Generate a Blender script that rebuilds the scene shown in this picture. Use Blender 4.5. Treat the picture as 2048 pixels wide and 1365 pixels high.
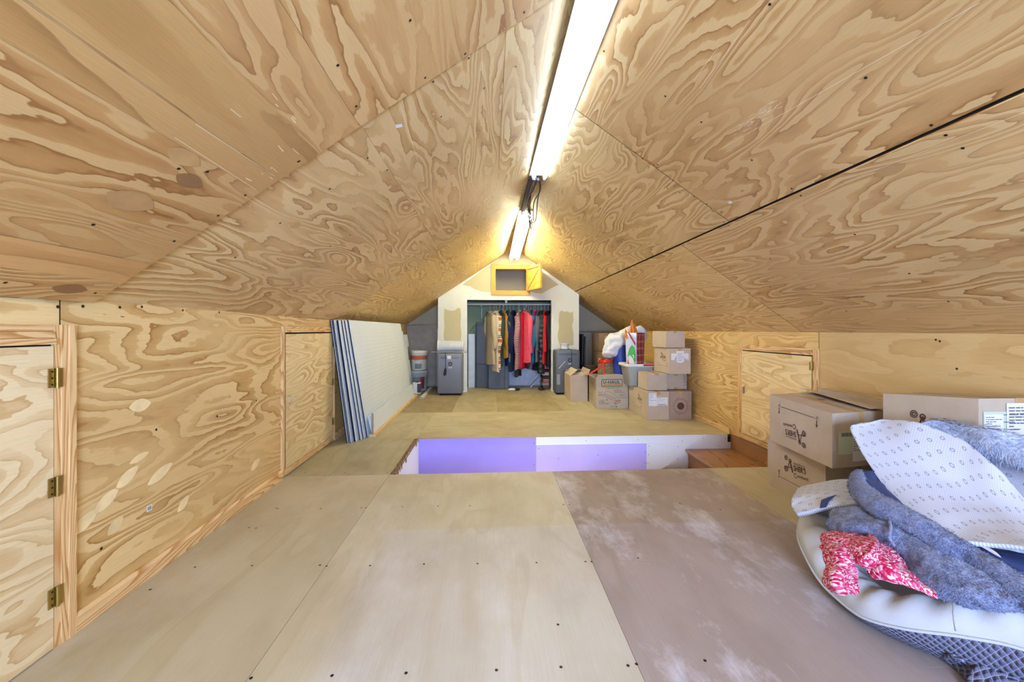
import bpy, bmesh, math, random
from mathutils import Vector, Matrix, noise

random.seed(7)
for o in list(bpy.data.objects):
    bpy.data.objects.remove(o)
SC = bpy.context.scene
COL = SC.collection

# ------------------------------------------------------------------ camera
YAW = math.radians(3.19)
CX, SX = math.cos(YAW), math.sin(YAW)
FPX, VPV, EYE = 790.0, 660.0, 1.08
cam = bpy.data.cameras.new('camera')
cam.sensor_width = 36.0
cam.lens = FPX * 36.0 / 2048.0
cam.shift_y = -(682.5 - VPV) / 2048.0
cam.clip_start = 0.02
cam_o = bpy.data.objects.new('camera', cam)
COL.objects.link(cam_o)
cam_o.location = (0, 0, EYE)
cam_o.rotation_euler = (math.pi / 2, 0, -YAW)
SC.camera = cam_o

# ------------------------------------------------------------------ view, world, daylight window
SC.view_settings.view_transform = 'Standard'
SC.view_settings.look = 'None'
SC.view_settings.gamma = 1.0
SC.view_settings.use_curve_mapping = False
SC.view_settings.exposure = 0.26
SKY_STRENGTH = 48.0
TUBE_FRONT = 9.5
TUBE_BACK = 54.0
w = bpy.data.worlds.new('world')
SC.world = w
w.use_nodes = True
wn = w.node_tree
wn.nodes['Background'].inputs[0].default_value = (0.42, 0.60, 1.0, 1)
wn.nodes['Background'].inputs[1].default_value = SKY_STRENGTH
SC.cycles.use_denoising = True
SC.cycles.max_bounces = 10
SC.cycles.diffuse_bounces = 6
SC.cycles.sample_clamp_indirect = 6.0
SC.cycles.caustics_reflective = False
SC.cycles.caustics_refractive = False


# ------------------------------------------------------------------ measuring helpers (photo pixel + known plane -> place in the room)
def raydir(u, v):
    xc, zc = (u - 1024) / FPX, (VPV - v) / FPX
    return Vector((xc * CX + SX, -xc * SX + CX, zc))
def at(u, v, d):
    r = raydir(u, v)
    return Vector((0, 0, EYE)) + r * d
def onz(u, v, z=0.0):
    r = raydir(u, v)
    return Vector((0, 0, EYE)) + r * ((z - EYE) / r.z)
def onx(u, v, x):
    r = raydir(u, v)
    return Vector((0, 0, EYE)) + r * (x / r.x)
def ony(u, v, y):
    r = raydir(u, v)
    return Vector((0, 0, EYE)) + r * (y / r.y)


# ------------------------------------------------------------------ mesh builder
class G:
    def __init__(s):
        s.v, s.f, s.m, s.uv, s.tone, s.sm = [], [], [], [], [], []
        s.mi = 0; s.t = (1, 1, 1); s.axis = None; s.off = (0, 0)
    def face(s, pts, uv=None, smooth=False):
        b = len(s.v)
        pts = [Vector(p) for p in pts]
        s.v += pts
        s.f.append(tuple(range(b, b + len(pts))))
        s._meta(pts, uv, smooth)
    def _meta(s, pts, uv, smooth):
        if uv is None:
            if s.axis is not None:
                a = s.axis; o = [i for i in range(3) if i != a]
                uv = [(p[a] + s.off[0], p[o[0]] + p[o[1]] + s.off[1]) for p in pts]
            else:
                n = (pts[1] - pts[0]).cross(pts[-1] - pts[0]) if len(pts) > 2 else Vector((0, 0, 1))
                a = max(range(3), key=lambda i: abs(n[i]))
                o = [i for i in range(3) if i != a]
                uv = [(p[o[0]] + s.off[0], p[o[1]] + s.off[1]) for p in pts]
        s.uv.append(uv); s.m.append(s.mi); s.tone.append(s.t); s.sm.append(smooth)
    def hexa(s, a, b, c, d, e, f, g, h):
        """a b c d bottom ring (counter-clockwise from above), e f g h the ring over it"""
        for q in ((d, c, b, a), (e, f, g, h), (a, b, f, e), (b, c, g, f), (c, d, h, g), (d, a, e, h)):
            s.face(q)
    def box(s, x0, x1, y0, y1, z0, z1, M=None):
        P = [Vector(p) for p in ((x0, y0, z0), (x1, y0, z0), (x1, y1, z0), (x0, y1, z0), (x0, y0, z1), (x1, y0, z1), (x1, y1, z1), (x0, y1, z1))]
        if M: P = [M @ p for p in P]
        s.hexa(*P)
    def grid(s, rows, uvs=None, closed_u=False, smooth=True, flip=False):
        """rows: list of lists of points, shared vertices"""
        b = len(s.v); R, C = len(rows), len(rows[0])
        for r in rows: s.v += [Vector(p) for p in r]
        for i in range(R - 1):
            for j in range(C if closed_u else C - 1):
                j2 = (j + 1) % C
                idx = [b + i * C + j, b + i * C + j2, b + (i + 1) * C + j2, b + (i + 1) * C + j]
                if uvs: uv = [uvs[i][j], uvs[i][j + 1], uvs[i + 1][j + 1], uvs[i + 1][j]]
                else: uv = None
                if flip:
                    idx.reverse()
                    if uv: uv.reverse()
                s.f.append(tuple(idx))
                s._meta([s.v[k] for k in idx], uv, smooth)
    def cap(s, pts, flip=False, smooth=False):
        pts = list(pts)
        if flip: pts.reverse()
        s.face(pts, smooth=smooth)
    def tube(s, pts, r, n=10, caps=True, sy=1.0):
        pts = [Vector(p) for p in pts]
        rs = r if isinstance(r, (list, tuple)) else [r] * len(pts)
        up = None; rings = []
        for i, p in enumerate(pts):
            t = (pts[min(i + 1, len(pts) - 1)] - pts[max(i - 1, 0)]).normalized()
            if up is None:
                up = Vector((0, 0, 1)) if abs(t.z) < .9 else Vector((1, 0, 0))
            x = t.cross(up).normalized(); up = x.cross(t).normalized()
            rings.append([p + (x * math.cos(a) + up * math.sin(a) * sy) * rs[i] for a in [2 * math.pi * k / n for k in range(n)]])
        s.grid(rings, closed_u=True, flip=True)
        if caps:
            s.cap(rings[0], flip=False); s.cap(rings[-1], flip=True)
    def lathe(s, prof, c=(0, 0, 0), n=24, M=None, smooth=True):
        """prof: (radius, z) going up"""
        rows = []
        for r, z in prof:
            ring = [Vector((c[0] + r * math.cos(2 * math.pi * k / n), c[1] + r * math.sin(2 * math.pi * k / n), c[2] + z)) for k in range(n)]
            if M: ring = [M @ p for p in ring]
            rows.append(ring)
        s.grid(rows, closed_u=True, smooth=smooth)
    def prism(s, poly, fn, t):
        """2D outline mapped by fn(x,y,depth) with thickness t"""
        a = [fn(x, y, 0) for x, y in poly]; b = [fn(x, y, t) for x, y in poly]
        s.face(b); s.face(list(reversed(a)))
        n = len(a)
        for i in range(n):
            j = (i + 1) % n
            s.face([a[i], a[j], b[j], b[i]])
    def disk(s, c, nrm, r, n=10, t=.0):
        nrm = Vector(nrm).normalized(); a = nrm.orthogonal().normalized(); b = nrm.cross(a)
        c = Vector(c) + nrm * t
        s.face([c + (a * math.cos(2 * math.pi * k / n) + b * math.sin(2 * math.pi * k / n)) * r for k in range(n)])
    def text(s, txt, fn, size=1.0, shear=0.0, spacing=1.0, sx=1.0, align='LEFT', bold=0.0):
        """lettering as flat polygons; fn maps 2D text coordinates to the surface"""
        cu = bpy.data.curves.new('lettering', 'FONT')
        cu.body = txt; cu.size = size; cu.shear = shear; cu.space_character = spacing; cu.align_x = align
        cu.resolution_u = 3; cu.offset = bold; cu.fill_mode = 'FRONT'
        o = bpy.data.objects.new('lettering', cu)
        me = o.to_mesh()
        for p in me.polygons:
            q = [me.vertices[i].co for i in p.vertices]
            s.face([fn(c.x * sx, c.y) for c in q])
        o.to_mesh_clear(); bpy.data.objects.remove(o); bpy.data.curves.remove(cu)
    def build(s, name, mats, parent=None, label=None, cat=None, group=None, kind=None, bevel=0, solid=0, sub=0, weld=False):
        if not isinstance(mats, (list, tuple)): mats = [mats]
        me = bpy.data.meshes.new(name)
        me.from_pydata([tuple(p) for p in s.v], [], s.f)
        for m in mats: me.materials.append(m)
        me.polygons.foreach_set('material_index', s.m)
        me.polygons.foreach_set('use_smooth', s.sm)
        ul = me.uv_layers.new(name='UVMap')
        ul.data.foreach_set('uv', [c for f in s.uv for q in f for c in q])
        ca = me.color_attributes.new('tone', 'FLOAT_COLOR', 'CORNER')
        cols = []
        for f, t in zip(s.f, s.tone): cols += [t[0], t[1], t[2], 1.0] * len(f)
        ca.data.foreach_set('color', cols)
        if weld:
            bm = bmesh.new(); bm.from_mesh(me)
            bmesh.ops.remove_doubles(bm, verts=bm.verts, dist=weld if isinstance(weld, float) else 1e-4)
            bm.to_mesh(me); bm.free()
        me.update()
        o = bpy.data.objects.new(name, me)
        COL.objects.link(o)
        if parent is not None: o.parent = parent
        if bevel:
            w_ = o.modifiers.new('weld', 'WELD'); w_.merge_threshold = 1e-5
            b_ = o.modifiers.new('bevel', 'BEVEL'); b_.width = bevel; b_.segments = 2; b_.limit_method = 'ANGLE'; b_.angle_limit = .6
        if solid:
            m_ = o.modifiers.new('solid', 'SOLIDIFY'); m_.thickness = abs(solid); m_.offset = -1 if solid > 0 else 1
        if sub:
            m_ = o.modifiers.new('sub', 'SUBSURF'); m_.levels = sub; m_.render_levels = sub
        return tag(o, label, cat, group, kind)
def tag(o, label=None, cat=None, group=None, kind=None):
    if label: o['label'] = label
    if cat: o['category'] = cat
    if group: o['group'] = group
    if kind: o['kind'] = kind
    return o
def thing(name, label, cat, loc=(0, 0, 0), group=None, rz=0):
    o = bpy.data.objects.new(name, None)
    COL.objects.link(o); o.location = loc; o.rotation_euler = (0, 0, rz)
    o.empty_display_size = .05
    return tag(o, label, cat, group)
def copy_tree(o, parent=None):
    c = o.copy(); COL.objects.link(c); c.parent = parent
    for ch in list(o.children): copy_tree(ch, c)
    return c


# ------------------------------------------------------------------ materials
def rgb(r, g, b):
    """sRGB 0-255 -> linear"""
    return tuple((x / 255 / 12.92) if x / 255 <= .04045 else ((x / 255 + .055) / 1.055) ** 2.4 for x in (r, g, b)) + (1,)
class NT:
    def __init__(s, name):
        s.mat = bpy.data.materials.new(name); s.mat.use_nodes = True
        s.t = s.mat.node_tree; s.b = s.t.nodes['Principled BSDF']
    def n(s, typ, **kw):
        nd = s.t.nodes.new(typ)
        for k, v_ in kw.items(): setattr(nd, k, v_)
        return nd
    def l(s, a, b): s.t.links.new(a, b)
    def math(s, op, a, b=None, c=None):
        nd = s.n('ShaderNodeMath', operation=op)
        for i, x in enumerate((a, b, c)):
            if x is None: continue
            if isinstance(x, (int, float)): nd.inputs[i].default_value = x
            else: s.l(x, nd.inputs[i])
        return nd.outputs[0]
    def vmap(s, src, scale=(1, 1, 1), loc=(0, 0, 0), rot=(0, 0, 0)):
        m = s.n('ShaderNodeMapping'); m.inputs['Scale'].default_value = scale
        m.inputs['Location'].default_value = loc; m.inputs['Rotation'].default_value = rot
        s.l(src, m.inputs[0]); return m.outputs[0]
    def noise(s, vec, scale, detail=2, rough=.5, dist=0):
        nd = s.n('ShaderNodeTexNoise')
        nd.inputs['Scale'].default_value = scale; nd.inputs['Detail'].default_value = detail
        nd.inputs['Roughness'].default_value = rough; nd.inputs['Distortion'].default_value = dist
        s.l(vec, nd.inputs['Vector']); return nd.outputs[0]
    def ramp(s, fac, stops, interp='LINEAR'):
        r = s.n('ShaderNodeValToRGB'); r.color_ramp.interpolation = interp
        el = r.color_ramp.elements
        while len(el) < len(stops): el.new(0.5)
        for e, (p, c) in zip(el, stops):
            e.position = p; e.color = c if len(c) == 4 else tuple(c) + (1,)
        s.l(fac, r.inputs[0]); return r.outputs[0]
    def mix(s, fac, a, b, mode='MIX'):
        m = s.n('ShaderNodeMix', data_type='RGBA', blend_type=mode)
        for sock, x in ((m.inputs[0], fac), (m.inputs[6], a), (m.inputs[7], b)):
            if isinstance(x, (int, float)): sock.default_value = x
            elif isinstance(x, (tuple, list)): sock.default_value = x
            else: s.l(x, sock)
        return m.outputs[2]
    def uv(s): return s.n('ShaderNodeUVMap', uv_map='UVMap').outputs[0]
    def obj(s): return s.n('ShaderNodeTexCoord').outputs['Object']
    def bump(s, h, strength=.3, dist=.01):
        b = s.n('ShaderNodeBump'); b.inputs['Strength'].default_value = strength; b.inputs['Distance'].default_value = dist
        s.l(h, b.inputs['Height']); s.l(b.outputs[0], s.b.inputs['Normal'])
    def done(s, color=None, rough=None, metal=None, tone=False, spec=None):
        if color is not None:
            if tone:
                a = s.n('ShaderNodeVertexColor', layer_name='tone')
                if isinstance(color, tuple):
                    c = s.n('ShaderNodeRGB'); c.outputs[0].default_value = color; color = c.outputs[0]
                color = s.mix(1.0, color, a.outputs[0], 'MULTIPLY')
            if isinstance(color, (tuple, list)): s.b.inputs['Base Color'].default_value = color
            else: s.l(color, s.b.inputs['Base Color'])
        if rough is not None:
            if isinstance(rough, (int, float)): s.b.inputs['Roughness'].default_value = rough
            else: s.l(rough, s.b.inputs['Roughness'])
        if metal is not None: s.b.inputs['Metallic'].default_value = metal
        if spec is not None: s.b.inputs['Specular IOR Level'].default_value = spec
        return s.mat
def flat(name, col, rough=.6, metal=0, var=.06, scale=8, bump=0, bscale=60, tone=False, spec=None):
    """plain coloured material with a slight mottling of its own colour"""
    t = NT(name); o = t.obj()
    f = t.noise(o, scale, 3)
    d = tuple(max(0, x * (1 - var * 2)) for x in col[:3]) + (1,)
    l_ = tuple(min(1, x * (1 + var * 2)) for x in col[:3]) + (1,)
    c = t.ramp(f, [(.3, d), (.7, l_)])
    if bump: t.bump(t.noise(o, bscale, 3), bump, .004)
    return t.done(c, rough, metal, tone, spec)
def plywood(name, light, mid, dark, k=14, aniso=3.0, scale=1.3, contrast=1.0, rough=.5, speck=.5, wig=1.0):
    """rotary-cut softwood plywood: contour bands of a stretched noise field"""
    t = NT(name); uv = t.uv()
    warp = t.noise(t.vmap(uv, (1.1, 3.5, 1)), 1.4, 3, .55)
    base = t.noise(t.vmap(uv, (1.0, aniso, 1)), scale, 1.5, .45, .35 * wig)
    wob = t.noise(t.vmap(uv, (6, 16, 1)), 1.6, 2, .6)
    h = t.math('MULTIPLY_ADD', wob, .045 * wig, base)
    h = t.math('MULTIPLY_ADD', warp, .12 * wig, h)
    fr = t.math('FRACT', t.math('MULTIPLY', h, k))
    c = t.ramp(fr, [(0, light), (.40, light), (.47, mid), (.84, tuple(.6 * a + .4 * b for a, b in zip(mid, dark))), (.93, dark), (.975, dark), (1.0, light)])
    blotch = t.noise(t.vmap(uv, (1.6, 3.2, 1), (7, 3, 0)), 1.1, 2, .5)
    amt = t.ramp(blotch, [(.36, (.25 * contrast,) * 3), (.62, (1.0 * contrast,) * 3)])
    c = t.mix(amt, t.mix(.4, light, mid), c)
    fib = t.noise(t.vmap(uv, (5, 170, 1)), 2.0, 3, .6)
    c = t.mix(.35, c, t.ramp(fib, [(.3, (.72, .70, .66)), (.7, (1.1, 1.1, 1.1))]), 'MULTIPLY')
    big = t.noise(t.vmap(uv, (.7, 1.5, 1), (3, 9, 0)), 1.2, 2)
    c = t.mix(speck, c, t.ramp(big, [(.3, (.80, .76, .70)), (.65, (1.06, 1.06, 1.05))]), 'MULTIPLY')
    t.bump(t.math('ADD', fib, t.math('MULTIPLY', fr, .4)), .12, .003)
    r = t.ramp(fr, [(0, (rough + .1,) * 3), (.9, (rough - .08,) * 3)])
    return t.done(c, r, 0, True, .4)
def lumber(name, light, dark, k=26, rough=.55):
    t = NT(name); uv = t.uv()
    h = t.noise(t.vmap(uv, (.55, 7, 1)), 1.0, 1.5, .5, .2)
    wob = t.noise(t.vmap(uv, (4, 30, 1)), 1.2, 2, .6)
    h = t.math('MULTIPLY_ADD', wob, .03, h)
    fr = t.math('FRACT', t.math('MULTIPLY', h, k))
    c = t.ramp(fr, [(0, light), (.4, light), (.9, dark), (1, light)])
    fib = t.noise(t.vmap(uv, (4, 220, 1)), 2.0, 3, .6)
    c = t.mix(.35, c, t.ramp(fib, [(.3, (.75, .72, .68)), (.7, (1.08, 1.08, 1.08))]), 'MULTIPLY')
    t.bump(fib, .12, .003)
    return t.done(c, rough, 0, True, .35)

MT = {}
MT['ply_ceil'] = plywood('ply_ceiling', rgb(221, 197, 148), rgb(205, 170, 117), rgb(166, 126, 78), k=15, aniso=5.0, scale=.95)
MT['ply_band'] = plywood('stained_ply_band', rgb(206, 170, 114), rgb(192, 153, 97), rgb(164, 124, 74), k=5, aniso=7, scale=.8, contrast=.8, speck=1.0)
MT['ply_wall'] = plywood('ply_wall', rgb(228, 202, 148), rgb(208, 173, 114), rgb(172, 128, 70), k=15, aniso=5.0, scale=.95)
MT['ply_door'] = plywood('ply_door', rgb(238, 220, 178), rgb(226, 200, 152), rgb(200, 162, 108), k=15, aniso=4.0, scale=1.15)
MT['ply_pale'] = plywood('ply_pale', rgb(218, 192, 142), rgb(210, 180, 126), rgb(194, 158, 104), k=9, aniso=5, scale=1.0, contrast=.7)
MT['veneer'] = flat('veneer_patch', rgb(226, 200, 150), .55, 0, .06, 12, tone=True)
MT['pine'] = lumber('pine_trim', rgb(232, 196, 140), rgb(190, 134, 72))
MT['dark_gap'] = flat('dark_cavity', rgb(40, 30, 22), .9)
MT['screw'] = flat('screw_head', rgb(52, 44, 40), .4, .6)
MT['brass'] = flat('brass', rgb(176, 150, 84), .35, .9)
MT['steel'] = flat('steel', rgb(170, 172, 176), .35, .9)
MT['white_paint'] = flat('white_paint', rgb(226, 228, 226), .45, 0, .02)
MT['black'] = flat('black_plastic', rgb(22, 22, 24), .45)
MT['ink'] = flat('brown_ink', rgb(78, 44, 40), .7, 0, .03)
MT['paper'] = flat('white_paper', rgb(228, 228, 230), .6, 0, .02)
MT['grey_ink'] = flat('grey_ink', rgb(96, 98, 108), .7, 0, .03)
MT['red_mark'] = flat('red_mark', rgb(176, 48, 44), .7)
# ------------------------------------------------------------------ the attic shell
Y0, Y1 = -2.05, 7.62            # rear gable, far back wall
XR = 2.49
def XL(y): return -1.462 - 0.0153 * y      # left knee wall runs very slightly out of square
ZL, ZR = 1.18, 1.06
RX, RZ = 0.41, 2.50
YC = 6.87                       # face of the closet partition
GAP = .0024

def sheet(g, p0, U, V, su, sv, tone=(1, 1, 1), th=.012, seed=0, gap=GAP, flipn=False):
    """one plywood sheet: p0 corner, U along the grain, V across, thickness behind the face"""
    U = Vector(U).normalized(); V = Vector(V).normalized(); p0 = Vector(p0)
    N = U.cross(V)
    if flipn: N = -N
    r = random.Random(seed); ou, ov = r.uniform(0, 60), r.uniform(0, 60)
    a = [(gap, gap), (su - gap, gap), (su - gap, sv - gap), (gap, sv - gap)]
    F = [p0 + U * x + V * y for x, y in a]; B = [p - N * th for p in F]
    UVc = [(x + ou, y + ov) for x, y in a]
    g.t = tone
    def q(pts, uv):
        if flipn: pts = pts[::-1]; uv = uv[::-1]
        g.face(pts, uv)
    q(F, UVc)
    g.t = (.2, .16, .12)
    for i in range(4):
        j = (i + 1) % 4
        q([F[j], F[i], B[i], B[j]], [UVc[j], UVc[i], UVc[i], UVc[j]])
    g.t = (1, 1, 1)

def lens(g, c, U, V, N, L, W, tone, off=.0008, ang=0.0, vi=0):
    """football-shaped veneer patch let into a sheet"""
    U, V, N = Vector(U), Vector(V), Vector(N)
    U2 = U * math.cos(ang) + V * math.sin(ang); V2 = -U * math.sin(ang) + V * math.cos(ang)
    n = 12; P = []
    for k in range(n + 1):
        x = -1 + 2 * k / n; P.append((x, (1 - x * x) ** .85))
    out = P + [(x, -y) for x, y in reversed(P[1:-1])]
    pts = [Vector(c) + U2 * x * L / 2 + V2 * y * W / 2 + N * off for x, y in out]
    if (pts[1] - pts[0]).cross(pts[-1] - pts[0]).dot(N) < 0: pts.reverse()
    r = random.Random(int(L * 9999)); o = r.uniform(0, 40)
    g.t = tone; g.mi = vi
    g.face(pts, [((p - Vector(c)).dot(U) + o, (p - Vector(c)).dot(V) + o) for p in pts])
    g.t = (1, 1, 1); g.mi = 0

MT['splinter'] = flat('pale_splinter', rgb(238, 222, 192), .6)
# ---- ceiling, left slope
def CL(x, y, off=0.0):
    """point on left slope"""
    sl = (RZ - ZL) / (RX - XL(y))
    return Vector((x, y, RZ - sl * (RX - x) - off))
gl = G(); random.seed(3)
dl = (Vector((RX, 0, RZ)) - Vector((-1.52, 0, ZL))).normalized()
lenL = (Vector((RX, 0, RZ)) - Vector((-1.60, 0, ZL))).length + .0
xs = -0.50
seamsL = [-.90, 1.55, 3.97, 6.40, 7.62]
tonesU = [(.94, .84, .74), (.92, .82, .71), (1.03, 1.01, .96), (1.12, 1.08, .84), (1.1, 1.06, .82)]  # far sheets yellower, also lightened to stand in for back-tube light
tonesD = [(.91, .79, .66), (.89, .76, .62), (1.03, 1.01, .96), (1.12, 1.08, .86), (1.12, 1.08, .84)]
ys = [Y0] + seamsL
for i in range(len(ys) - 1):
    ya, yb = ys[i], ys[i + 1]
    L = yb - ya
    ym = (ya + yb) / 2; dy_ = Vector((0, ya - ym, 0))
    pu = CL(xs, ym) + dy_; top = CL(RX, ym) + dy_; low = CL(XL(ym), ym) + dy_
    V = (top - pu); W_ = (pu - low)
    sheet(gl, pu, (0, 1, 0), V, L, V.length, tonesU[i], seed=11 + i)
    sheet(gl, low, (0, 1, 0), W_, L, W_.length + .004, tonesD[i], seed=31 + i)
# torn darker band of veneer across the near sheet
gl.t = (1, 1, 1)
def frameL(y):
    for i in range(len(ys) - 1):
        if y <= ys[i + 1] or i == len(ys) - 2:
            ym = (ys[i] + ys[i + 1]) / 2; break
    d = (Vector((RX, 0, RZ)) - Vector((XL(ym), 0, ZL))).normalized()
    return d, Vector((0, 1, 0)).cross(d).normalized()
def onleft(u, v, off=.001):
    """pixel to the left slope"""
    r = raydir(u, v); y = 2.0
    for _ in range(6):
        d_, n_ = frameL(y)
        q = Vector((0, 0, EYE)) + r * ((Vector((RX, 0, RZ)) - Vector((0, 0, EYE))).dot(n_) / r.dot(n_))
        y = q.y
    return q + n_ * off
NLn = frameL(1.0)[1]; sgnL = 1
def strip(g, pts, tone, normal):
    g.t = tone
    if (pts[1] - pts[0]).cross(pts[2] - pts[0]).dot(normal) < 0: pts = pts[::-1]
    ln_ = Vector((RX, 0, RZ))
    g.face(pts, [(p.y * .8 + 17.3, (Vector((p.x, 0, p.z)) - ln_).length * .8 + 4) for p in pts]); g.t = (1, 1, 1)
def slopeL(s_, y, off=.0012):
    """s_ = distance down from the ridge"""
    d_, n_ = frameL(y)
    return Vector((RX, y, RZ)) - d_ * s_ + n_ * off
def sdist(u, v):
    p = onleft(u, v, 0); return math.hypot(p.x - RX, p.z - RZ)
gl.mi = 5
for (ua, va, ub, vb, tn_) in ((628, 298, 549, 352, (.92, .88, .82)), (547, 354, 512, 380, (.98, .94, .90)), (284, 524, 230, 563, (1.08, 1.0, .97))):
    sa, sb = sdist(ua, va), sdist(ub, vb)
    strip(gl, [slopeL(sa, Y0), slopeL(sb, Y0), slopeL(sb, 1.545), slopeL(sa, 1.545)], tn_, NLn * sgnL)
gl.mi = 0
# pale splinters torn out along the band
rr = random.Random(8); gl.mi = 6
for k in range(46):
    s_ = sdist(512, 380) - rr.uniform(.0, .30); y_ = rr.uniform(.2, 1.5); l_ = rr.uniform(.01, .05)
    p0, p1 = slopeL(s_, y_, .0022), slopeL(s_ + rr.uniform(-.004, .004), y_ + l_, .0022); wv = frameL(1)[0] * rr.uniform(.0006, .0016)
    strip(gl, [p0 - wv, p1 - wv, p1 + wv, p0 + wv], (1, 1, 1), NLn)
gl.mi = 0
def pale_line(g, fn, nfn, u0, v0, u1, v1, w=.0014):
    a, b = fn(u0, v0, .0024), fn(u1, v1, .0024); n_ = nfn(a.y); sd = (b - a).normalized().cross(n_) * w / 2
    strip(g, [a - sd, b - sd, b + sd, a + sd], (1, 1, 1), n_)
gl.mi = 6
for q in ((120, 68, 549, 352), (0, 50, 512, 379), (797, 200, 848, 362), (963, 92, 972, 410)): pale_line(gl, onleft, lambda y: frameL(y)[1], *q)
gl.mi = 0
strip(gl, [slopeL(.10, 1.56), slopeL(.42, 1.56), slopeL(.42, 3.0), slopeL(.10, 3.0)], (1.06, 1.07, 1.02), NLn * sgnL)
for (u, v, L, W_, t_) in ((378, 361, .10, .055, (.34, .24, .18)), (262, 402, .15, .085, (.60, .46, .36)), (140, 578, .11, .05, (.36, .23, .15)), (368, 314, .12, .06, (.66, .54, .40)), (505, 492, .13, .06, (.76, .66, .50)), (590, 450, .09, .05, (.78, .68, .52))):
    lens(gl, onleft(u, v, 0), (0, 1, 0), frameL(1)[0], NLn * sgnL, L, W_, t_, .0016, vi=4)
# screws
gl.mi = 1
for u, v in ((293, 97), (675, 130), (712, 212), (733, 242), (598, 322), (501, 242), (596, 323), (490, 390), (436, 431), (348, 482), (186, 449), (357, 337), (659, 378), (735, 316), (774, 340), (850, 155), (866, 163), (820, 40), (930, 107), (937, 116), (882, 233), (1031, 133), (968, 176), (910, 336), (980, 290), (560, 446), (470, 515), (860, 500), (783, 492), (190, 586), (10, 565), (414, 343), (1048, 24), (660, 492), (700, 470)):
    gl.disk(onleft(u, v, 0) + NLn * sgnL * .0016, NLn * sgnL, .0052, 8)
gl.mi = 2
gl.face([onleft(790, 249, 0) + NLn * sgnL * .002, onleft(803, 247, 0) + NLn * sgnL * .002, onleft(805, 253, 0) + NLn * sgnL * .002, onleft(792, 256, 0) + NLn * sgnL * .002][::-1])
gl.mi = 3
a_, b_ = onleft(436, 430, 0), onleft(476, 406, 0)
gl.face([a_ + NLn * sgnL * .002, b_ + NLn * sgnL * .002, b_ + NLn * sgnL * .002 + dl * .004, a_ + NLn * sgnL * .002 + dl * .004])
gl.build('ceiling', [MT['ply_ceil'], MT['screw'], MT['paper'], MT['red_mark'], MT['veneer'], MT['ply_band'], MT['splinter']], kind='structure', label='left slope of the plywood ceiling')

# ---- ceiling, right slope
gr = G()
R0 = Vector((RX, 0, RZ)); dr = (Vector((XR, 0, ZR)) - R0).normalized(); lenR = (Vector((XR, 0, ZR)) - R0).length
NR = dr.cross(Vector((0, 1, 0))).normalized()
if NR.z > 0: NR = -NR
xm = 1.493; su = (Vector((xm, 0, RZ + (ZR - RZ) * (xm - RX) / (XR - RX))) - R0).length
def slopeR(s_, y, off=0.0): return R0 + dr * s_ + Vector((0, y, 0)) + NR * off
def onright(u, v, off=.001):
    r = raydir(u, v)
    d = (R0 - Vector((0, 0, EYE))).dot(NR) / r.dot(NR)
    return Vector((0, 0, EYE)) + r * d + NR * off
def rowR(ysl, s0, s1, tones, seed):
    for i in range(len(ysl) - 1):
        ya, yb = ysl[i], ysl[i + 1]
        sheet(gr, slopeR(s0, ya), (0, 1, 0), dr, yb - ya, s1 - s0, tones[i], seed=seed + i, flipn=(Vector((0, 1, 0)).cross(dr).dot(NR) < 0))
rowR([Y0, -.06, 2.38, 4.83, 7.27, 7.62], 0, su - .006, [(.97, .88, .78), (.95, .86, .75), (1.02, 1.0, .92), (1.10, 1.06, .84), (1.1, 1.06, .84)], 51)
rowR([Y0, .58, 3.02, 5.48, 7.62], su + .004, lenR + .01, [(.98, .90, .80), (.97, .90, .80), (1.04, 1.0, .88), (1.1, 1.06, .86)], 71)
for (u, v, L, W_, t_) in ((1780, 340, .12, .055, (.62, .50, .38)), (1652, 480, .10, .05, (.70, .58, .44)), (1553, 588, .12, .05, (.72, .62, .46)), (1711, 600, .12, .05, (.72, .62, .46)), (1428, 421, .05, .03, (.6, .46, .34))):
    lens(gr, onright(u, v, 0), (0, 1, 0), dr, NR, L, W_, t_, .0016, vi=4)
gr.mi = 1
for u, v in ((1208, 102), (1540, 8), (1732, 155), (1403, 244), (1504, 320), (1331, 192), (1335, 376), (1360, 385), (1196, 250), (1271, 305), (1285, 317), (1315, 329), (1863, 250), (1926, 296), (1892, 270), (1710, 469), (1602, 391), (1584, 377), (1541, 517), (1819, 547), (1897, 603), (1693, 622), (1540, 574), (1432, 545), (1148, 415), (1199, 455), (1245, 484), (1443, 424), (1448, 444), (1414, 408), (1389, 393), (1457, 451)):
    gr.disk(onright(u, v, 0) + NR * .0016, NR, .0052, 8)
gr.mi = 2
gr.face([onright(1455, 404, .002), onright(1461, 401, .002), onright(1466, 405, .002), onright(1459, 408, .002)])
gr.mi = 3
for (u0, v0, u1, v1) in ((1294, 319, 1306, 326), (1306, 327, 1316, 335)):
    a_, b_ = onright(u0, v0, .002), onright(u1, v1, .002)
    gr.face([a_, b_, b_ + Vector((0, .006, 0)), a_ + Vector((0, .006, 0))])
gr.mi = 5
for q in ((1437, 300, 1790, 100), (1790, 100, 1960, 4), (1400, 177, 1500, 40), (1388, 160, 1440, 90), (1688, 364, 2048, 224), (1216, 258, 1240, 222)): pale_line(gr, onright, lambda y: NR, *q)
rr = random.Random(12)
for k in range(60):
    q_ = rr.random(); u_, v_ = 1475 + 75 * q_ + rr.uniform(-16, 16), 265 - 55 * q_ + rr.uniform(-10, 10)
    pale_line(gr, onright, lambda y: NR, u_, v_, u_ + rr.uniform(3, 12), v_ - rr.uniform(2, 8), .0012)
gr.mi = 0
gr.build('ceiling', [MT['ply_ceil'], MT['screw'], MT['paper'], MT['red_mark'], MT['veneer'], MT['splinter']], kind='structure', label='right slope of the plywood ceiling')
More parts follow.
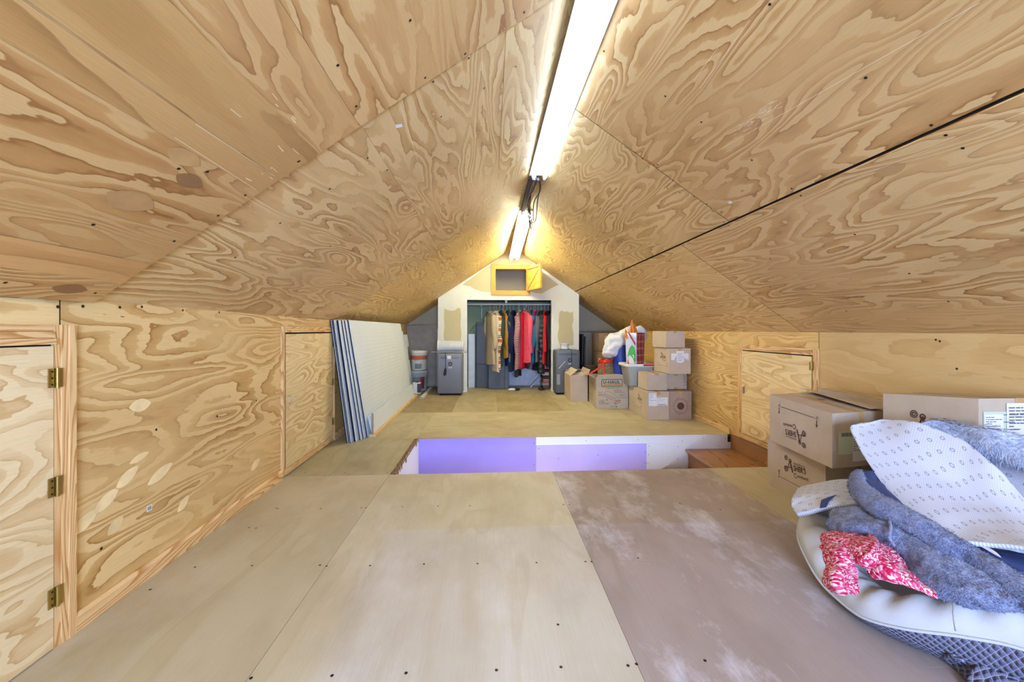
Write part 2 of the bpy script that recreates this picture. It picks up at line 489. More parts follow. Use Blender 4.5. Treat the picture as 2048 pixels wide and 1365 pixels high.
# roof deck behind the sheets, and bright raw edge where the long seam gapes
gd = G()
gd.hexa(Vector((-1.75, Y0, 1.075)), Vector((RX, Y0, RZ + .02)), Vector((RX, Y1 + .05, RZ + .02)), Vector((-1.75, Y1 + .05, 1.075)),
        Vector((-1.75, Y0, 1.13)), Vector((RX, Y0, RZ + .07)), Vector((RX, Y1 + .05, RZ + .07)), Vector((-1.75, Y1 + .05, 1.13)))
e0 = slopeR(0, Y0, -.02); e1 = slopeR(lenR + .15, Y0, -.02); yy = Vector((0, Y1 + .05 - Y0, 0)); zz = Vector((0, 0, .05))
gd.hexa(e0, e1, e1 + yy, e0 + yy, e0 + zz, e1 + zz, e1 + yy + zz, e0 + yy + zz)
gd.build('ceiling', MT['dark_gap'], kind='structure', label='dark roof cavity behind the sheets')
ge = G(); ge.axis = 1; ge.t = (1.1, 1.08, 1.0)
e0 = slopeR(su + .0045, Y0, .0); e1 = slopeR(su + .0085, Y0, .0)
yy = Vector((0, 3.02 - Y0, 0)); nn = NR * .0022
ge.hexa(e0, e1, e1 + yy, e0 + yy, e0 + nn, e1 + nn, e1 + yy + nn, e0 + yy + nn)
ge.build('trim_1', MT['pine'], kind='structure', label='raw sheet edge along the open seam')

# ---- left knee wall
wl = G()
UL = Vector((XL(8) - XL(0), 8, 0)).normalized(); nL = Vector((0, 0, 1)).cross(UL)
nL = nL if nL.x > 0 else -nL
def WL(y, z, off=0.0):
    return Vector((XL(y), y, z)) + nL * off
def wsheet(g, ya, yb, za, zb, tone, seed, thick=.012):
    a = WL(ya, za); L = (WL(yb, za) - a).length
    sheet(g, a, UL, (0, 0, 1), L, zb - za, tone, seed=seed, th=thick, flipn=(UL.cross(Vector((0, 0, 1))).dot(nL) < 0))
wsheet(wl, Y0, 1.45, 1.09, ZL + .03, (1.12, 1.10, 1.05), 5)
wsheet(wl, Y0, .62, 0, 1.09, (1, .97, .9), 8)
wsheet(wl, .62, 1.45, 0, 1.09, (1, .97, .9), 9)
wsheet(wl, 1.45, 3.89, 0, ZL + .03, (1.0, .95, .86), 91)
wsheet(wl, 3.89, 6.33, 0, ZL + .03, (.94, .84, .70), 14)
wsheet(wl, 6.33, Y1, 0, ZL + .03, (.98, .90, .76), 15)
def onleftwall(u, v):
    r = raydir(u, v); p0 = WL(0, 0)
    d = (p0 - Vector((0, 0, EYE))).dot(nL) / r.dot(nL)
    return Vector((0, 0, EYE)) + r * d
for (u, v, L, W_, t_, a_) in ((280, 811, .11, .055, (1.14, 1.18, 1.18), 0), (254, 955, .12, .05, (1.14, 1.18, 1.18), .5), (320, 948, .15, .05, (1.14, 1.18, 1.18), .35), (212, 1002, .12, .05, (1.14, 1.18, 1.18), .5), (168, 1046, .12, .05, (1.14, 1.18, 1.18), .45), (366, 1008, .09, .045, (1.12, 1.15, 1.14), .6), (230, 1052, .08, .05, (1.05, 1.05, 1.0), .6), (510, 930, .11, .05, (1.12, 1.16, 1.15), .4), (278, 916, .10, .03, (1.08, 1.08, 1.05), .2)):
    lens(wl, onleftwall(u, v), UL, (0, 0, 1), nL, L, W_, t_, .0016, a_, vi=5)
wl.mi = 1
for u, v in ((165, 613), (239, 615), (283, 614), (312, 860), (202, 1098), (434, 833), (512, 802), (365, 621), (438, 625), (115, 614)):
    wl.disk(onleftwall(u, v) + nL * .0014, nL, .006, 8)
wl.mi = 2
c_ = onleftwall(298, 1017) + nL * .0016
wl.face([c_ + UL * a + Vector((0, 0, b)) for a, b in ((-.014, -.013), (.014, -.013), (.014, .013), (-.014, .013))][::-1])
wl.mi = 4
for k in range(4):
    a_ = -.009 + k * .005
    wl.face([c_ + nL * .0004 + UL * a + Vector((0, 0, b)) for a, b in ((a_, -.008), (a_ + .003, -.008), (a_ + .003, .008), (a_, .008))][::-1])
wl.build('wall_left', [MT['ply_wall'], MT['screw'], MT['paper'], MT['red_mark'], MT['grey_ink'], MT['veneer']], kind='structure', label='plywood knee wall')
g = G(); g.hexa(*[Vector(p) for p in ((-1.75, Y0, -.3), (XL(Y0) - .0125, Y0, -.3), (XL(Y1) - .0125, Y1, -.3), (-1.75, Y1, -.3), (-1.75, Y0, 1.10), (XL(Y0) - .0125, Y0, 1.17), (XL(Y1) - .0125, Y1, 1.17), (-1.75, Y1, 1.10))])
g.build('wall_left', MT['dark_gap'], kind='structure', label='framing behind the knee wall')

# ---- right knee wall
wr = G()
def rsheet(g, ya, yb, za, zb, tone, seed):
    sheet(g, (XR, ya, za), (0, 1, 0), (0, 0, 1), yb - ya, zb - za, tone, seed=seed, flipn=True)
rsheet(wr, Y0, .42, 0, ZR + .01, (1, .97, .9), 3)
g_ = wr
rsheet(wr, 2.86, 5.3, 0, ZR + .01, (1.0, .93, .78), 24)
rsheet(wr, 5.3, Y1, 0, ZR + .01, (.98, .9, .74), 27)
wr.mi = 1
for u, v in ((1880, 683), (1872, 680), (1420, 690), (1436, 752), (1914, 738)):
    wr.disk(onx(u, v, XR) + Vector((-.0014, 0, 0)), (-1, 0, 0), .006, 8)
wr.mi = 2
rsheet(wr, .42, 2.86, 0, ZR + .01, (1.0, .95, .84), 25)
wr.build('wall_right', [MT['ply_wall'], MT['screw'], MT['ply_pale']], kind='structure', label='plywood knee wall')
# stained board below floor level beside the stair
sk = G(); sk.axis = 1; sk.box(XR - .004, XR + .03, 2.6, 3.96, -2.4, -.0)
MT['stain'] = plywood('stained_ply', rgb(168, 122, 78), rgb(158, 112, 68), rgb(134, 92, 54), k=3, aniso=8, scale=.8, rough=.35, contrast=.7)
sk.build('wall_right', MT['stain'], kind='structure', label='stained board down the stairwell')
g = G(); g.box(XR + .0125, XR + .2, Y0, Y1 + .05, -.3, 1.0)
g.build('wall_right', MT['dark_gap'], kind='structure', label='framing behind the knee wall')

# ---- baseboards
def base_strip(g, a, b, n, h=.066, t=.016):
    a, b, n = Vector(a), Vector(b), Vector(n) * t
    up = Vector((0, 0, h)); up2 = Vector((0, 0, h - .012)); n2 = n * .45
    g.axis = 1
    prof = [Vector((0, 0, 0)), n, n + up2, n2 + up, up]
    A = [a + p for p in prof]; B = [b + p for p in prof]
    for i in range(4): g.face([A[i], B[i], B[i + 1], A[i + 1]][::(1 if n.x < 0 else -1)])
    g.face(A if n.x < 0 else A[::-1]); g.face(B[::-1] if n.x < 0 else B)
g = G(); g.off = (5, 2)
base_strip(g, WL(Y0, .001, .001), WL(.60, .001, .001), nL)
base_strip(g, WL(1.487, .001, .001), WL(2.935, .001, .001), nL)
base_strip(g, WL(3.935, .001, .001), WL(Y1, .001, .001), nL)
g.build('baseboard_left', MT['pine'], kind='structure')
g = G(); g.off = (9, 1)
base_strip(g, (XR - .001, Y0, .001), (XR - .001, 2.85, .001), (-1, 0, 0))
base_strip(g, (XR - .001, 3.965, .001), (XR - .001, Y1, .001), (-1, 0, 0), .055)
g.build('baseboard_right', MT['pine'], kind='structure')

# ---- knee-wall access doors
def access_door(name, O, U, N, w, h, trims, hinge_side, hz, tone, seed, gapt=.004, z0=.02, panel_label=None, sills=True, top_gap=.006):
    """O: wall point at the near edge on the floor, U along wall, N into the room. frame, panel, hinges, pull"""
    O, U, N = Vector(O), Vector(U), Vector(N); Z = Vector((0, 0, 1))
    th = .018; tw = trims
    fr = G()
    def bar(u0, u1, z0_, z1_, horiz):
        # three ridged casing strip
        steps = 3
        for k in range(steps):
            d0 = th * (1 - .22 * k)
            if horiz:
                za = z0_ + (z1_ - z0_) * k / steps; zb = z0_ + (z1_ - z0_) * (k + 1) / steps - .0012
                if not horiz == 1: pass
                a, b, c, d = u0, u1, za, zb
            else:
                ua = u0 + (u1 - u0) * k / steps; ub = u0 + (u1 - u0) * (k + 1) / steps - .0012
                a, b, c, d = ua, ub, z0_, z1_
            P = [O + U * x + Z * z_ + N * y for z_ in (c, d) for x, y in ((a, 0.0004), (b, 0.0004), (b, d0), (a, d0))]
            fr.off = (k * 3.1 + seed, k * 1.7)
            fr.axis = 2 if not horiz else 1
            fr.hexa(*P)
    bar(0, tw, z0, h, 0); bar(w, w - tw, z0, h, 0)
    bar(tw, w - tw, h - tw, h, 1)
    if sills: bar(tw, w - tw, z0, z0 + tw * .8, 1)
    f = fr.build(name, MT['pine'], kind='structure', weld=False)
    bm = bmesh.new(); bm.from_mesh(f.data); bmesh.ops.recalc_face_normals(bm, faces=bm.faces); bm.to_mesh(f.data); bm.free()
    pg = G()
    b0 = z0 + (tw * .8 if sills else 0)
    P0 = O + U * (tw + gapt) + Z * (b0 + gapt) + N * .012
    sheet(pg, P0, U, Z, w - 2 * tw - 2 * gapt, h - tw - top_gap - b0 - gapt, tone, th=.011, seed=seed, gap=0, flipn=(U.cross(Z).dot(N) < 0))
    pg.build('door_panel', MT['ply_door'], f)
    dk = G(); q = [O + U * a + Z * b + N * .0008 for a, b in ((tw * .9, b0 * .9), (w - tw * .9, b0 * .9), (w - tw * .9, h - tw * .9), (tw * .9, h - tw * .9))]
    dk.face(q if (q[1] - q[0]).cross(q[2] - q[0]).dot(N) > 0 else q[::-1]); dk.build('door_reveal', MT['dark_gap'], f)
    hx = tw if hinge_side == 0 else w - tw
    for z_ in hz:
        hg = G(); sgn = 1 if hinge_side == 0 else -1
        for a, b, n_ in ((.000, .022, .0135), (-.018, -.001, .0185)):
            P = [O + U * (hx + sgn * x) + Z * (z_ + zz_) + N * y for zz_ in (-.032, .032) for x, y in ((a, n_ - .002), (b, n_ - .002), (b, n_ + .002), (a, n_ + .002))]
            hg.hexa(*P)
        hg.tube([O + U * hx + Z * (z_ - .034) + N * .021, O + U * hx + Z * (z_ + .034) + N * .021], .005, 8)
        for dz_ in (-.022, 0, .022):
            hg.mi = 1; hg.disk(O + U * (hx + sgn * .012) + Z * (z_ + dz_) + N * .0165, N, .0035, 8); hg.mi = 0
        hh = hg.build('hinge', [MT['brass'], MT['screw']], f, label='brass butt hinge')
        bm = bmesh.new(); bm.from_mesh(hh.data); bmesh.ops.recalc_face_normals(bm, faces=bm.faces); bm.to_mesh(hh.data); bm.free()
    return f
d1 = access_door('door_1', WL(.62, 0, .0), UL, nL, .868, 1.097, .066, 1, (.176, .549, .917), (1.0, .98, .95), 133, sills=False, z0=.0)
d2 = access_door('door_2', WL(2.935, 0, .0), UL, nL, 1.0, 1.105, .045, 1, (.2, .58, .95), (1.0, .98, .86), 122, top_gap=.012)
d3 = access_door('door_3', (XR, 2.858, 0), (0, 1, 0), (-1, 0, 0), .958, .935, .052, 0, (.80, .2), (1.02, .97, .82), 140, top_gap=.010)
g = G(); c_ = onx(1487, 782, XR - .018)
g.tube([c_ + Vector((0, .012 * math.cos(a), .026 * math.sin(a))) for a in [k * math.pi / 8 for k in range(17)]], .003, 6)
g.disk(c_ + Vector((-.001, 0, .03)), (-1, 0, 0), .012)
g.build('door_pull', MT['steel'], d3)
g = G(); c_ = WL(3.02, .56, .016)
g.tube([c_ + Vector((.022 * math.sin(a), 0, .03 * math.cos(a))) for a in [k * math.pi / 8 for k in range(9)]], .003, 6)
g.build('door_pull', MT['steel'], d2)

# ---- floor sheets
def floor_ply(name, light, mid, dark, scr=.35, k=5, scuff=(.93, .93, .95, 1), near_tint=None):
    t = NT(name); uv = t.uv(); ob = t.obj()
    base = t.noise(t.vmap(uv, (.8, 2.6, 1)), 1.0, 2, .5, .5)
    fr = t.math('FRACT', t.math('MULTIPLY', base, k))
    c = t.ramp(fr, [(0, light), (.5, light), (.9, mid), (1, light)])
    bl = t.noise(t.vmap(uv, (1.1, 1.7, 1), (4, 8, 0)), 1.3, 4, .6)
    c = t.mix(t.ramp(bl, [(.42, (0, 0, 0)), (.75, (.75, .75, .75))]), c, dark)
    fib = t.noise(t.vmap(uv, (3, 110, 1)), 1.6, 3, .6)
    c = t.mix(.3, c, t.ramp(fib, [(.3, (.84, .82, .80)), (.7, (1.06, 1.06, 1.06))]), 'MULTIPLY')
    # fine straight scratches
    s1 = t.noise(t.vmap(ob, (2, 130, 1), rot=(0, 0, 1.15)), 1.0, 2, .7)
    s2 = t.noise(t.vmap(ob, (150, 3, 1), rot=(0, 0, .35)), 1.0, 2, .7)
    sc = t.math('MAXIMUM', t.ramp(s1, [(.735, (0, 0, 0)), (.78, (1, 1, 1))]), t.ramp(s2, [(.735, (0, 0, 0)), (.78, (1, 1, 1))]))
    patch = t.noise(t.vmap(ob, (1.3, .7, 1), (2.7, 1.1, 0)), 1.7, 7, .72)
    pf = t.ramp(patch, [(.50, (0, 0, 0)), (.70, (1, 1, 1))])
    dust = t.math('MULTIPLY', pf, t.math('ADD', t.math('MULTIPLY', fib, .7), .2))
    c = t.mix(t.math('MULTIPLY', t.math('MAXIMUM', t.math('MULTIPLY', sc, .5), dust), scr), c, scuff)
    if near_tint:
        # near area of the sheets tinted slightly paler and bluer, with straight edges
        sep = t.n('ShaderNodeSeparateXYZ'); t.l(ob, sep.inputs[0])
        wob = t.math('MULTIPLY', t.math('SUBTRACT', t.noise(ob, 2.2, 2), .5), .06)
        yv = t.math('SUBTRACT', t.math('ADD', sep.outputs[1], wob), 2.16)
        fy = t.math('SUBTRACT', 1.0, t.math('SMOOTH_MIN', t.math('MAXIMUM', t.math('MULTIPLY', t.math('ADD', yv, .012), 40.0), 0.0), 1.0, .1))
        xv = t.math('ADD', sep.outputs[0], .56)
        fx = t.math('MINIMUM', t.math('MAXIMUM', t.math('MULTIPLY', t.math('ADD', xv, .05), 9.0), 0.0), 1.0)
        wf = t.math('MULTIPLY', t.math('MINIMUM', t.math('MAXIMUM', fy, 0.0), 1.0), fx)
        c = t.mix(t.math('MULTIPLY', wf, .9), c, t.mix(1.0, c, near_tint, 'MULTIPLY'))
    t.bump(fib, .05, .002)
    r = t.ramp(bl, [(.3, (.42, .42, .42)), (.7, (.56, .56, .56))])
    return t.done(c, r, 0, True, .4)
MT['fl_birch'] = floor_ply('floor_birch', rgb(202, 194, 166), rgb(194, 184, 153), rgb(174, 161, 130), .3, near_tint=(1.02, 1.06, 1.28, 1))
MT['fl_lauan'] = floor_ply('floor_lauan', rgb(168, 152, 138), rgb(158, 142, 127), rgb(140, 123, 108), 1.0, k=3, near_tint=(1.08, 1.13, 1.30, 1))
MT['fl_back'] = floor_ply('floor_back', rgb(186, 178, 146), rgb(176, 166, 132), rgb(154, 140, 106), .25)
fl = G()
def fsheet(x0, x1, y0, y1, mi, tone, seed, along='y'):
    fl.mi = mi
    if along == 'y': sheet(fl, (x0, y0, 0), (0, 1, 0), (1, 0, 0), y1 - y0, x1 - x0, tone, th=.02, seed=seed, gap=.0006, flipn=True)
    else: sheet(fl, (x0, y0, 0), (1, 0, 0), (0, 1, 0), x1 - x0, y1 - y0, tone, th=.02, seed=seed, gap=.0006)
HX0, HY0, HY1 = -.705, 2.99, 3.95
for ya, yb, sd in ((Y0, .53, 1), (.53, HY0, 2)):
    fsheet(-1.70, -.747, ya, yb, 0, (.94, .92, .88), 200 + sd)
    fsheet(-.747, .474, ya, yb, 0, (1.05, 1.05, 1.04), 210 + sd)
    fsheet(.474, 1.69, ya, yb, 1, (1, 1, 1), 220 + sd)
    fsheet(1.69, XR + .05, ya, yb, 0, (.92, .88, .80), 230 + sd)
fsheet(-1.70, HX0, HY0, 3.97, 2, (.92, .92, .90), 241)
fsheet(-1.70, -.725, 3.97, 5.2, 2, (1.0, .98, .94), 242)
fsheet(-.725, 1.715, HY1, 5.2, 2, (1.10, 1.08, 1.04), 243, 'x')
fsheet(1.715, XR + .05, HY1, 5.2, 2, (1.06, 1.03, .98), 244, 'x')
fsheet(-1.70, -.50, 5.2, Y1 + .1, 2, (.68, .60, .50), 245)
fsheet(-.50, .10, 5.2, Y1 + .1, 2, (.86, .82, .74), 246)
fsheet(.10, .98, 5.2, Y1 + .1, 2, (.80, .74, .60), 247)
fsheet(.98, XR + .05, 5.2, Y1 + .1, 2, (1.02, 1.0, .94), 248)
# floor screws
fl.mi = 3
for u, v in ((552, 1017), (498, 1056), (504, 1132), (640, 1131), (653, 1133), (740, 1132), (848, 1129), (955, 1128), (1073, 1126), (1171, 1124), (1183, 1124), (556, 1018), (642, 1018), (723, 1016), (732, 1016), (805, 1014), (876, 1013), (940, 1012), (1127, 1010), (1139, 1010), (1276, 1117), (664, 1352), (812, 1347), (993, 1341), (1122, 1335), (1256, 1332), (1273, 1329), (502, 1357), (512, 1057), (1116, 1250), (610, 946), (690, 946), (775, 946), (1360, 1008), (1441, 1020), (1410, 1322), (390, 1135), (300, 1180)):
    p = onz(u, v, .0005); fl.disk(p, (0, 0, 1), .0055, 8)
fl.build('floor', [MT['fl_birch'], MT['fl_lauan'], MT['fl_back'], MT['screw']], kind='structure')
g = G()
g.box(-1.75, XR + .1, Y0, HY0 - .002, -.25, -.0205)
g.box(-1.75, HX0 - .015, HY0 - .002, HY1, -.25, -.0205)
g.box(-1.75, XR + .1, HY1 + .014, Y1 + .1, -.25, -.0205)
g.build('floor', MT['dark_gap'], kind='structure', label='joists under the floor sheets')

# ---- stairwell
MT['purple'] = flat('purple_drywall', rgb(152, 136, 220), .7, 0, .03, 3)
MT['purple_lt'] = flat('pale_purple_drywall', rgb(184, 170, 240), .7, 0, .03, 3)
MT['drywall'] = flat('white_drywall', rgb(222, 224, 228), .7, 0, .02, 3)
MT['torn'] = flat('torn_subfloor_edge', rgb(120, 92, 62), .9, 0, .5, 60)
sw = G(); ZB = -2.3
def xw(u): return ony(u, 900, HY1).x
sw.mi = 0; sw.box(HX0 + .001, xw(1072), HY1, HY1 + .012, ZB, -.001)
sw.mi = 1; sw.box(xw(1072) + .001, xw(1293), HY1, HY1 + .012, ZB, -.082)
sw.mi = 2; sw.box(xw(1072) + .001, 2.45, HY1 - .001, HY1 + .012, -.081, -.0005)
sw.box(xw(1293) + .001, 2.04, HY1, HY1 + .012, ZB, -.082)
sw.box(2.04, XR - .005, HY1 + .001, HY1 + .012, ZB, -.082)
sw.mi = 3
for u, v in ((1068, 887), (1068, 930), (1172, 882), (1276, 880), (1364, 883), (1406, 877), (1451, 878), (1078, 898), (1117, 918), (1196, 911), (1290, 905), (1290, 926), (1298, 893), (1297, 910), (1296, 927), (1356, 894), (1356, 918), (1437, 893)):
    p = ony(u, v, HY1 - .0015)
    sw.disk(p, (0, -1, 0), .004, 8)
sw.build('wall_stairwell', [MT['purple'], MT['purple_lt'], MT['drywall'], MT['screw']], kind='structure')
sw = G(); sw.box(HX0 - .014, HX0, HY0, HY1 + .012, ZB, -.012)
sw.mi = 1; rr = random.Random(5)
y = HY0
while y < HY1:
    dy = rr.uniform(.012, .04)
    sw.box(HX0 - .035 - rr.uniform(0, .006), HX0 + rr.uniform(-.012, .004), y, min(y + dy, HY1), -.035, .0008 + rr.uniform(0, .003))
    y += dy
sw.mi = 0
sw.build('wall_stairwell', [MT['drywall'], MT['torn']], kind='structure', label='white left side of the stairwell')
sw = G(); sw.box(HX0, XR, HY0 - .014, HY0 - .002, ZB, -.021); sw.box(HX0 - .1, XR + .1, HY0 - .1, HY1 + .1, ZB - .05, ZB)
sw.build('wall_stairwell', MT['drywall'], kind='structure', label='near side and foot of the stairwell')
st = G(); st.axis = 1
for k in range(9):
    x1 = XR - .01 if k == 0 else 2.06 - .25 * (k - 1) + .03
    x0 = 2.03 - .25 * k
    zt = -.145 - .2 * k
    st.box(x0 - .03, x1, HY0 + .004, HY1 - .004, zt - .025, zt)
    st.box(x0, x0 + .015, HY0 + .006, HY1 - .006, zt - .2, zt - .0255)
st.build('stair', MT['stain'], kind='structure')

# unseen point light added to brighten the stairwell from below
sl_ = bpy.data.lights.new('stairwell_fill', 'POINT'); sl_.energy = 26; sl_.shadow_soft_size = .12; sl_.color = (.92, .95, 1.0)
so_ = bpy.data.objects.new('stairwell_fill', sl_); COL.objects.link(so_); so_.location = (.55, 3.2, -1.05)
# ---- far end: closet partition, niches, back wall
MT['mud'] = flat('primed_drywall', rgb(228, 228, 216), .8, 0, .03, 2)
MT['tan_dry'] = flat('bare_drywall', rgb(198, 188, 150), .85, 0, .03, 2)
MT['grey_dry'] = flat('grey_back_drywall', rgb(180, 172, 150), .85, 0, .04, 1.5)
MT['green_dry'] = flat('green_drywall', rgb(150, 166, 134), .85, 0, .04, 1.5)
def zc(x): return RZ - (RZ - ZL) / (RX - XL(YC)) * (RX - x) if x < RX else RZ - (RZ - ZR) / (XR - RX) * (x - RX)
cw = G()
OX0, OX1, OZ = -.40, 1.079, 1.60
CX0, CX1 = -.89, 1.557
HXa, HXb, HZa, HZb = .085, .655, 1.75, 2.15
def cpiece(pts, y0=YC, y1=YC + .10): cw.prism(pts, lambda x, z, t: Vector((x, y1 - t, z)), y1 - y0)
cpiece([(CX0, 0), (OX0, 0), (OX0, OZ), (OX0, zc(OX0) - .002), (CX0, zc(CX0) - .002)])
cpiece([(OX1, 0), (CX1, 0), (CX1, zc(CX1) - .002), (OX1, zc(OX1) - .002), (OX1, OZ)])
cpiece([(OX0, OZ), (OX1, OZ), (OX1, HZa), (OX0, HZa)])
cpiece([(OX0, HZa), (HXa, HZa), (HXa, HZb), (HXa, zc(HXa) - .002), (OX0, zc(OX0) - .002)])
cpiece([(HXb, HZa), (OX1, HZa), (OX1, zc(OX1) - .002), (HXb, zc(HXb) - .002), (HXb, HZb)])
cpiece([(HXa, HZb), (HXb, HZb), (HXb, zc(HXb) - .002), (RX, RZ - .002), (HXa, zc(HXa) - .002)])
cw.mi = 1
def cpatch(pix):
    P = [ony(u, v, YC - .0015) for u, v in pix]
    P = [Vector((p.x, p.y, min(p.z, zc(p.x) - .004))) for p in P]
    if (P[1] - P[0]).cross(P[2] - P[0]).y > 0: P.reverse()
    cw.face(P)
cpatch([(889, 617), (894, 620), (902, 622), (910, 621), (916, 616), (921, 617), (922, 630), (921, 650), (923, 668), (921, 687), (905, 688), (889, 687), (887, 670), (889, 655), (888, 636)])
cpatch([(1119, 625), (1123, 621), (1128, 624), (1134, 623), (1141, 626), (1146, 623), (1147, 640), (1144, 652), (1147, 668), (1147, 690), (1138, 692), (1118, 688), (1115, 672), (1118, 655), (1117, 640)])
cpatch([(925, 570), (960, 544), (980, 531), (981, 585), (965, 584), (950, 579), (940, 573)])
cpatch([(981, 529), (1000, 516), (1026, 500), (1048, 512), (1070, 529)])
cpatch([(1061, 529), (1070, 532), (1080, 540), (1118, 570), (1110, 573), (1100, 578), (1085, 587), (1072, 587), (1061, 584)])
cw.build('wall_closet', [MT['mud'], MT['tan_dry']], kind='structure')
g = G()
for x0, x1 in ((CX0, CX0 + .09), (CX1 - .09, CX1)):
    xo = x0 if x0 < 0 else x1
    g.prism([(YC + .101, 0), (Y1 - .001, 0), (Y1 - .001, zc(xo) - .006), (YC + .101, zc(xo) - .006)], lambda a, z, t, x0=x0: Vector((x0 + t, a, z)), x1 - x0)
g.build('wall_closet', MT['mud'], kind='structure', label='side walls of the closet')
g = G(); g.mi = 0
def bpiece(pts, y0=Y1, y1=Y1 + .05): g.prism(pts, lambda x, z, t: Vector((x, y1 - t, z)), y1 - y0)
bpiece([(-1.7, 0), (CX0 + .09, 0), (CX0 + .09, zc(CX0) + .1), (-1.7, 1.15)])
bpiece([(CX1 - .09, 0), (XR + .1, 0), (XR + .1, 1.05), (CX1 - .09, zc(CX1) + .1)])
g.mi = 1
bpiece([(CX0 + .09, 0), (CX1 - .09, 0), (CX1 - .09, 1.62), (CX0 + .09, 1.62)])
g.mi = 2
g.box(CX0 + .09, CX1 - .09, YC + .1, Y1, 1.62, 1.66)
g.mi = 0
g.box(-.7, 1.3, YC + .5, YC + .52, 1.66, 2.6)
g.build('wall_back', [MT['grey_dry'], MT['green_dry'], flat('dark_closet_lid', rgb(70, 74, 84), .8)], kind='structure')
# white trim round the closet opening and corner beads
g = G()
for x0, x1 in ((OX0 - .03, OX0 + .004), (OX1 - .004, OX1 + .03), (CX0 - .004, CX0 + .012), (CX1 - .012, CX1 + .004)):
    z1 = OZ if abs(x0) < .5 or (1 < x0 < 1.2) else min(zc(x0), zc(x1)) - .01
    g.box(x0, x1, YC - .004, YC - .0002, .001, z1)
g.box(OX0 - .03, OX1 + .03, YC - .004, YC - .0002, OZ, OZ + .02)
g.build('trim_2', MT['white_paint'], kind='structure', label='white corner beads of the closet')

# attic hatch in the gable with its door swung open
MT['honey'] = lumber('honey_pine', rgb(226, 170, 84), rgb(190, 122, 44))
MT['honey_ply'] = plywood('honey_ply', rgb(228, 178, 84), rgb(214, 158, 66), rgb(190, 128, 46), k=10)
g = G()
fx0, fx1, fz0, fz1 = .02, .70, 1.685, 2.215
g.axis = 0; g.box(fx0, fx1, YC - .02, YC - .0005, fz0, HZa); g.box(fx0, fx1, YC - .02, YC - .0005, HZb, fz1)
g.axis = 2; g.box(fx0, HXa, YC - .02, YC - .0005, HZa, HZb); g.box(HXb, fx1, YC - .02, YC - .0005, HZa, HZb)
g.box(HXa, HXa + .012, YC - .018, YC + .1, HZa, HZb); g.box(HXb - .012, HXb, YC - .018, YC + .1, HZa, HZb)
g.axis = 0; g.box(HXa + .012, HXb - .012, YC - .018, YC + .1, HZa, HZa + .012); g.box(HXa + .012, HXb - .012, YC - .018, YC + .1, HZb - .012, HZb)
hf = g.build('door_4', MT['honey'], kind='structure', bevel=.003)
hd = G(); hx, hy = HXb - .005, YC - .024
ddir = Vector((.39, -.92, 0)).normalized(); dn = Vector((ddir.y, -ddir.x, 0))
def hp(a, z, t): return Vector((hx, hy, 0)) + ddir * a + dn * t + Vector((0, 0, z))
def hbox(a0, a1, z0, z1, t0, t1):
    hd.hexa(*[hp(a, z, t) for z in (z0, z1) for a, t in ((a0, t0), (a1, t0), (a1, t1), (a0, t1))])
hd.mi = 1; hbox(0, .50, HZa + .01, HZb + .01, 0, .012)
hd.mi = 0
for t0, t1 in ((.0121, .030), ):
    hbox(0, .50, HZb - .03, HZb + .01, t0, t1); hbox(0, .5, HZa + .01, HZa + .03, t0, t1 - .008)
    hbox(.45, .50, HZa + .03, HZb - .03, t0, t1); hbox(0, .03, HZa + .03, HZb - .03, t0, t1 - .006)
# diagonal brace
A_, B_ = (.03, HZa + .035), (.44, HZb - .04)
dx, dz = B_[0] - A_[0], B_[1] - A_[1]; ll = math.hypot(dx, dz); px, pz = -dz / ll * .014, dx / ll * .014
hd.hexa(*[hp(a, z, t) for t in (.0121, .022) for a, z in ((A_[0] - px, A_[1] - pz), (B_[0] - px, B_[1] - pz), (B_[0] + px, B_[1] + pz), (A_[0] + px, A_[1] + pz))])
o_ = hd.build('hatch_door', [MT['honey'], MT['honey_ply']], hf)
bm = bmesh.new(); bm.from_mesh(o_.data); bmesh.ops.recalc_face_normals(bm, faces=bm.faces); bm.to_mesh(o_.data); bm.free()

# ---- rear gable behind the viewpoint with its daylight window
WX0, WX1, WZ0, WZ1 = -.35, 1.25, .55, 1.85
rw = G()
def zr(x): return zc(x)
def rp(pts): rw.prism(pts, lambda x, z, t: Vector((x, Y0 - .1 + t, z)), .1)
rp([(-1.7, -.2), (WX0, -.2), (WX0, zr(WX0) + .05), (-1.7, zr(-1.7) + .05)])
rp([(WX1, -.2), (XR + .2, -.2), (XR + .2, zr(XR + .2) + .05), (WX1, zr(WX1) + .05)])
rp([(WX0, -.2), (WX1, -.2), (WX1, WZ0), (WX0, WZ0)])
rp([(WX0, WZ1), (WX1, WZ1), (WX1, zr(WX1) + .05), (RX, RZ + .08), (WX0, zr(WX0) + .05)])
rw.build('wall_rear', MT['ply_wall'], kind='structure')
g = G(); t_ = .05
g.box(WX0, WX1, Y0 - .09, Y0 + .015, WZ0, WZ0 + t_); g.box(WX0, WX1, Y0 - .09, Y0 + .015, WZ1 - t_, WZ1)
g.box(WX0, WX0 + t_, Y0 - .09, Y0 + .015, WZ0 + t_, WZ1 - t_); g.box(WX1 - t_, WX1, Y0 - .09, Y0 + .015, WZ0 + t_, WZ1 - t_)
g.box(WX0 + t_, WX1 - t_, Y0 - .06, Y0 - .02, 1.18, 1.22)
g.build('window_1', MT['white_paint'], kind='structure')
pl = bpy.data.lights.new('window_portal', 'AREA'); pl.shape = 'RECTANGLE'; pl.size = WX1 - WX0; pl.size_y = WZ1 - WZ0
pl.cycles.is_portal = True
po = bpy.data.objects.new('window_portal', pl); COL.objects.link(po)
po.location = ((WX0 + WX1) / 2, Y0 - .05, (WZ0 + WZ1) / 2); po.rotation_euler = (math.pi / 2, 0, 0)

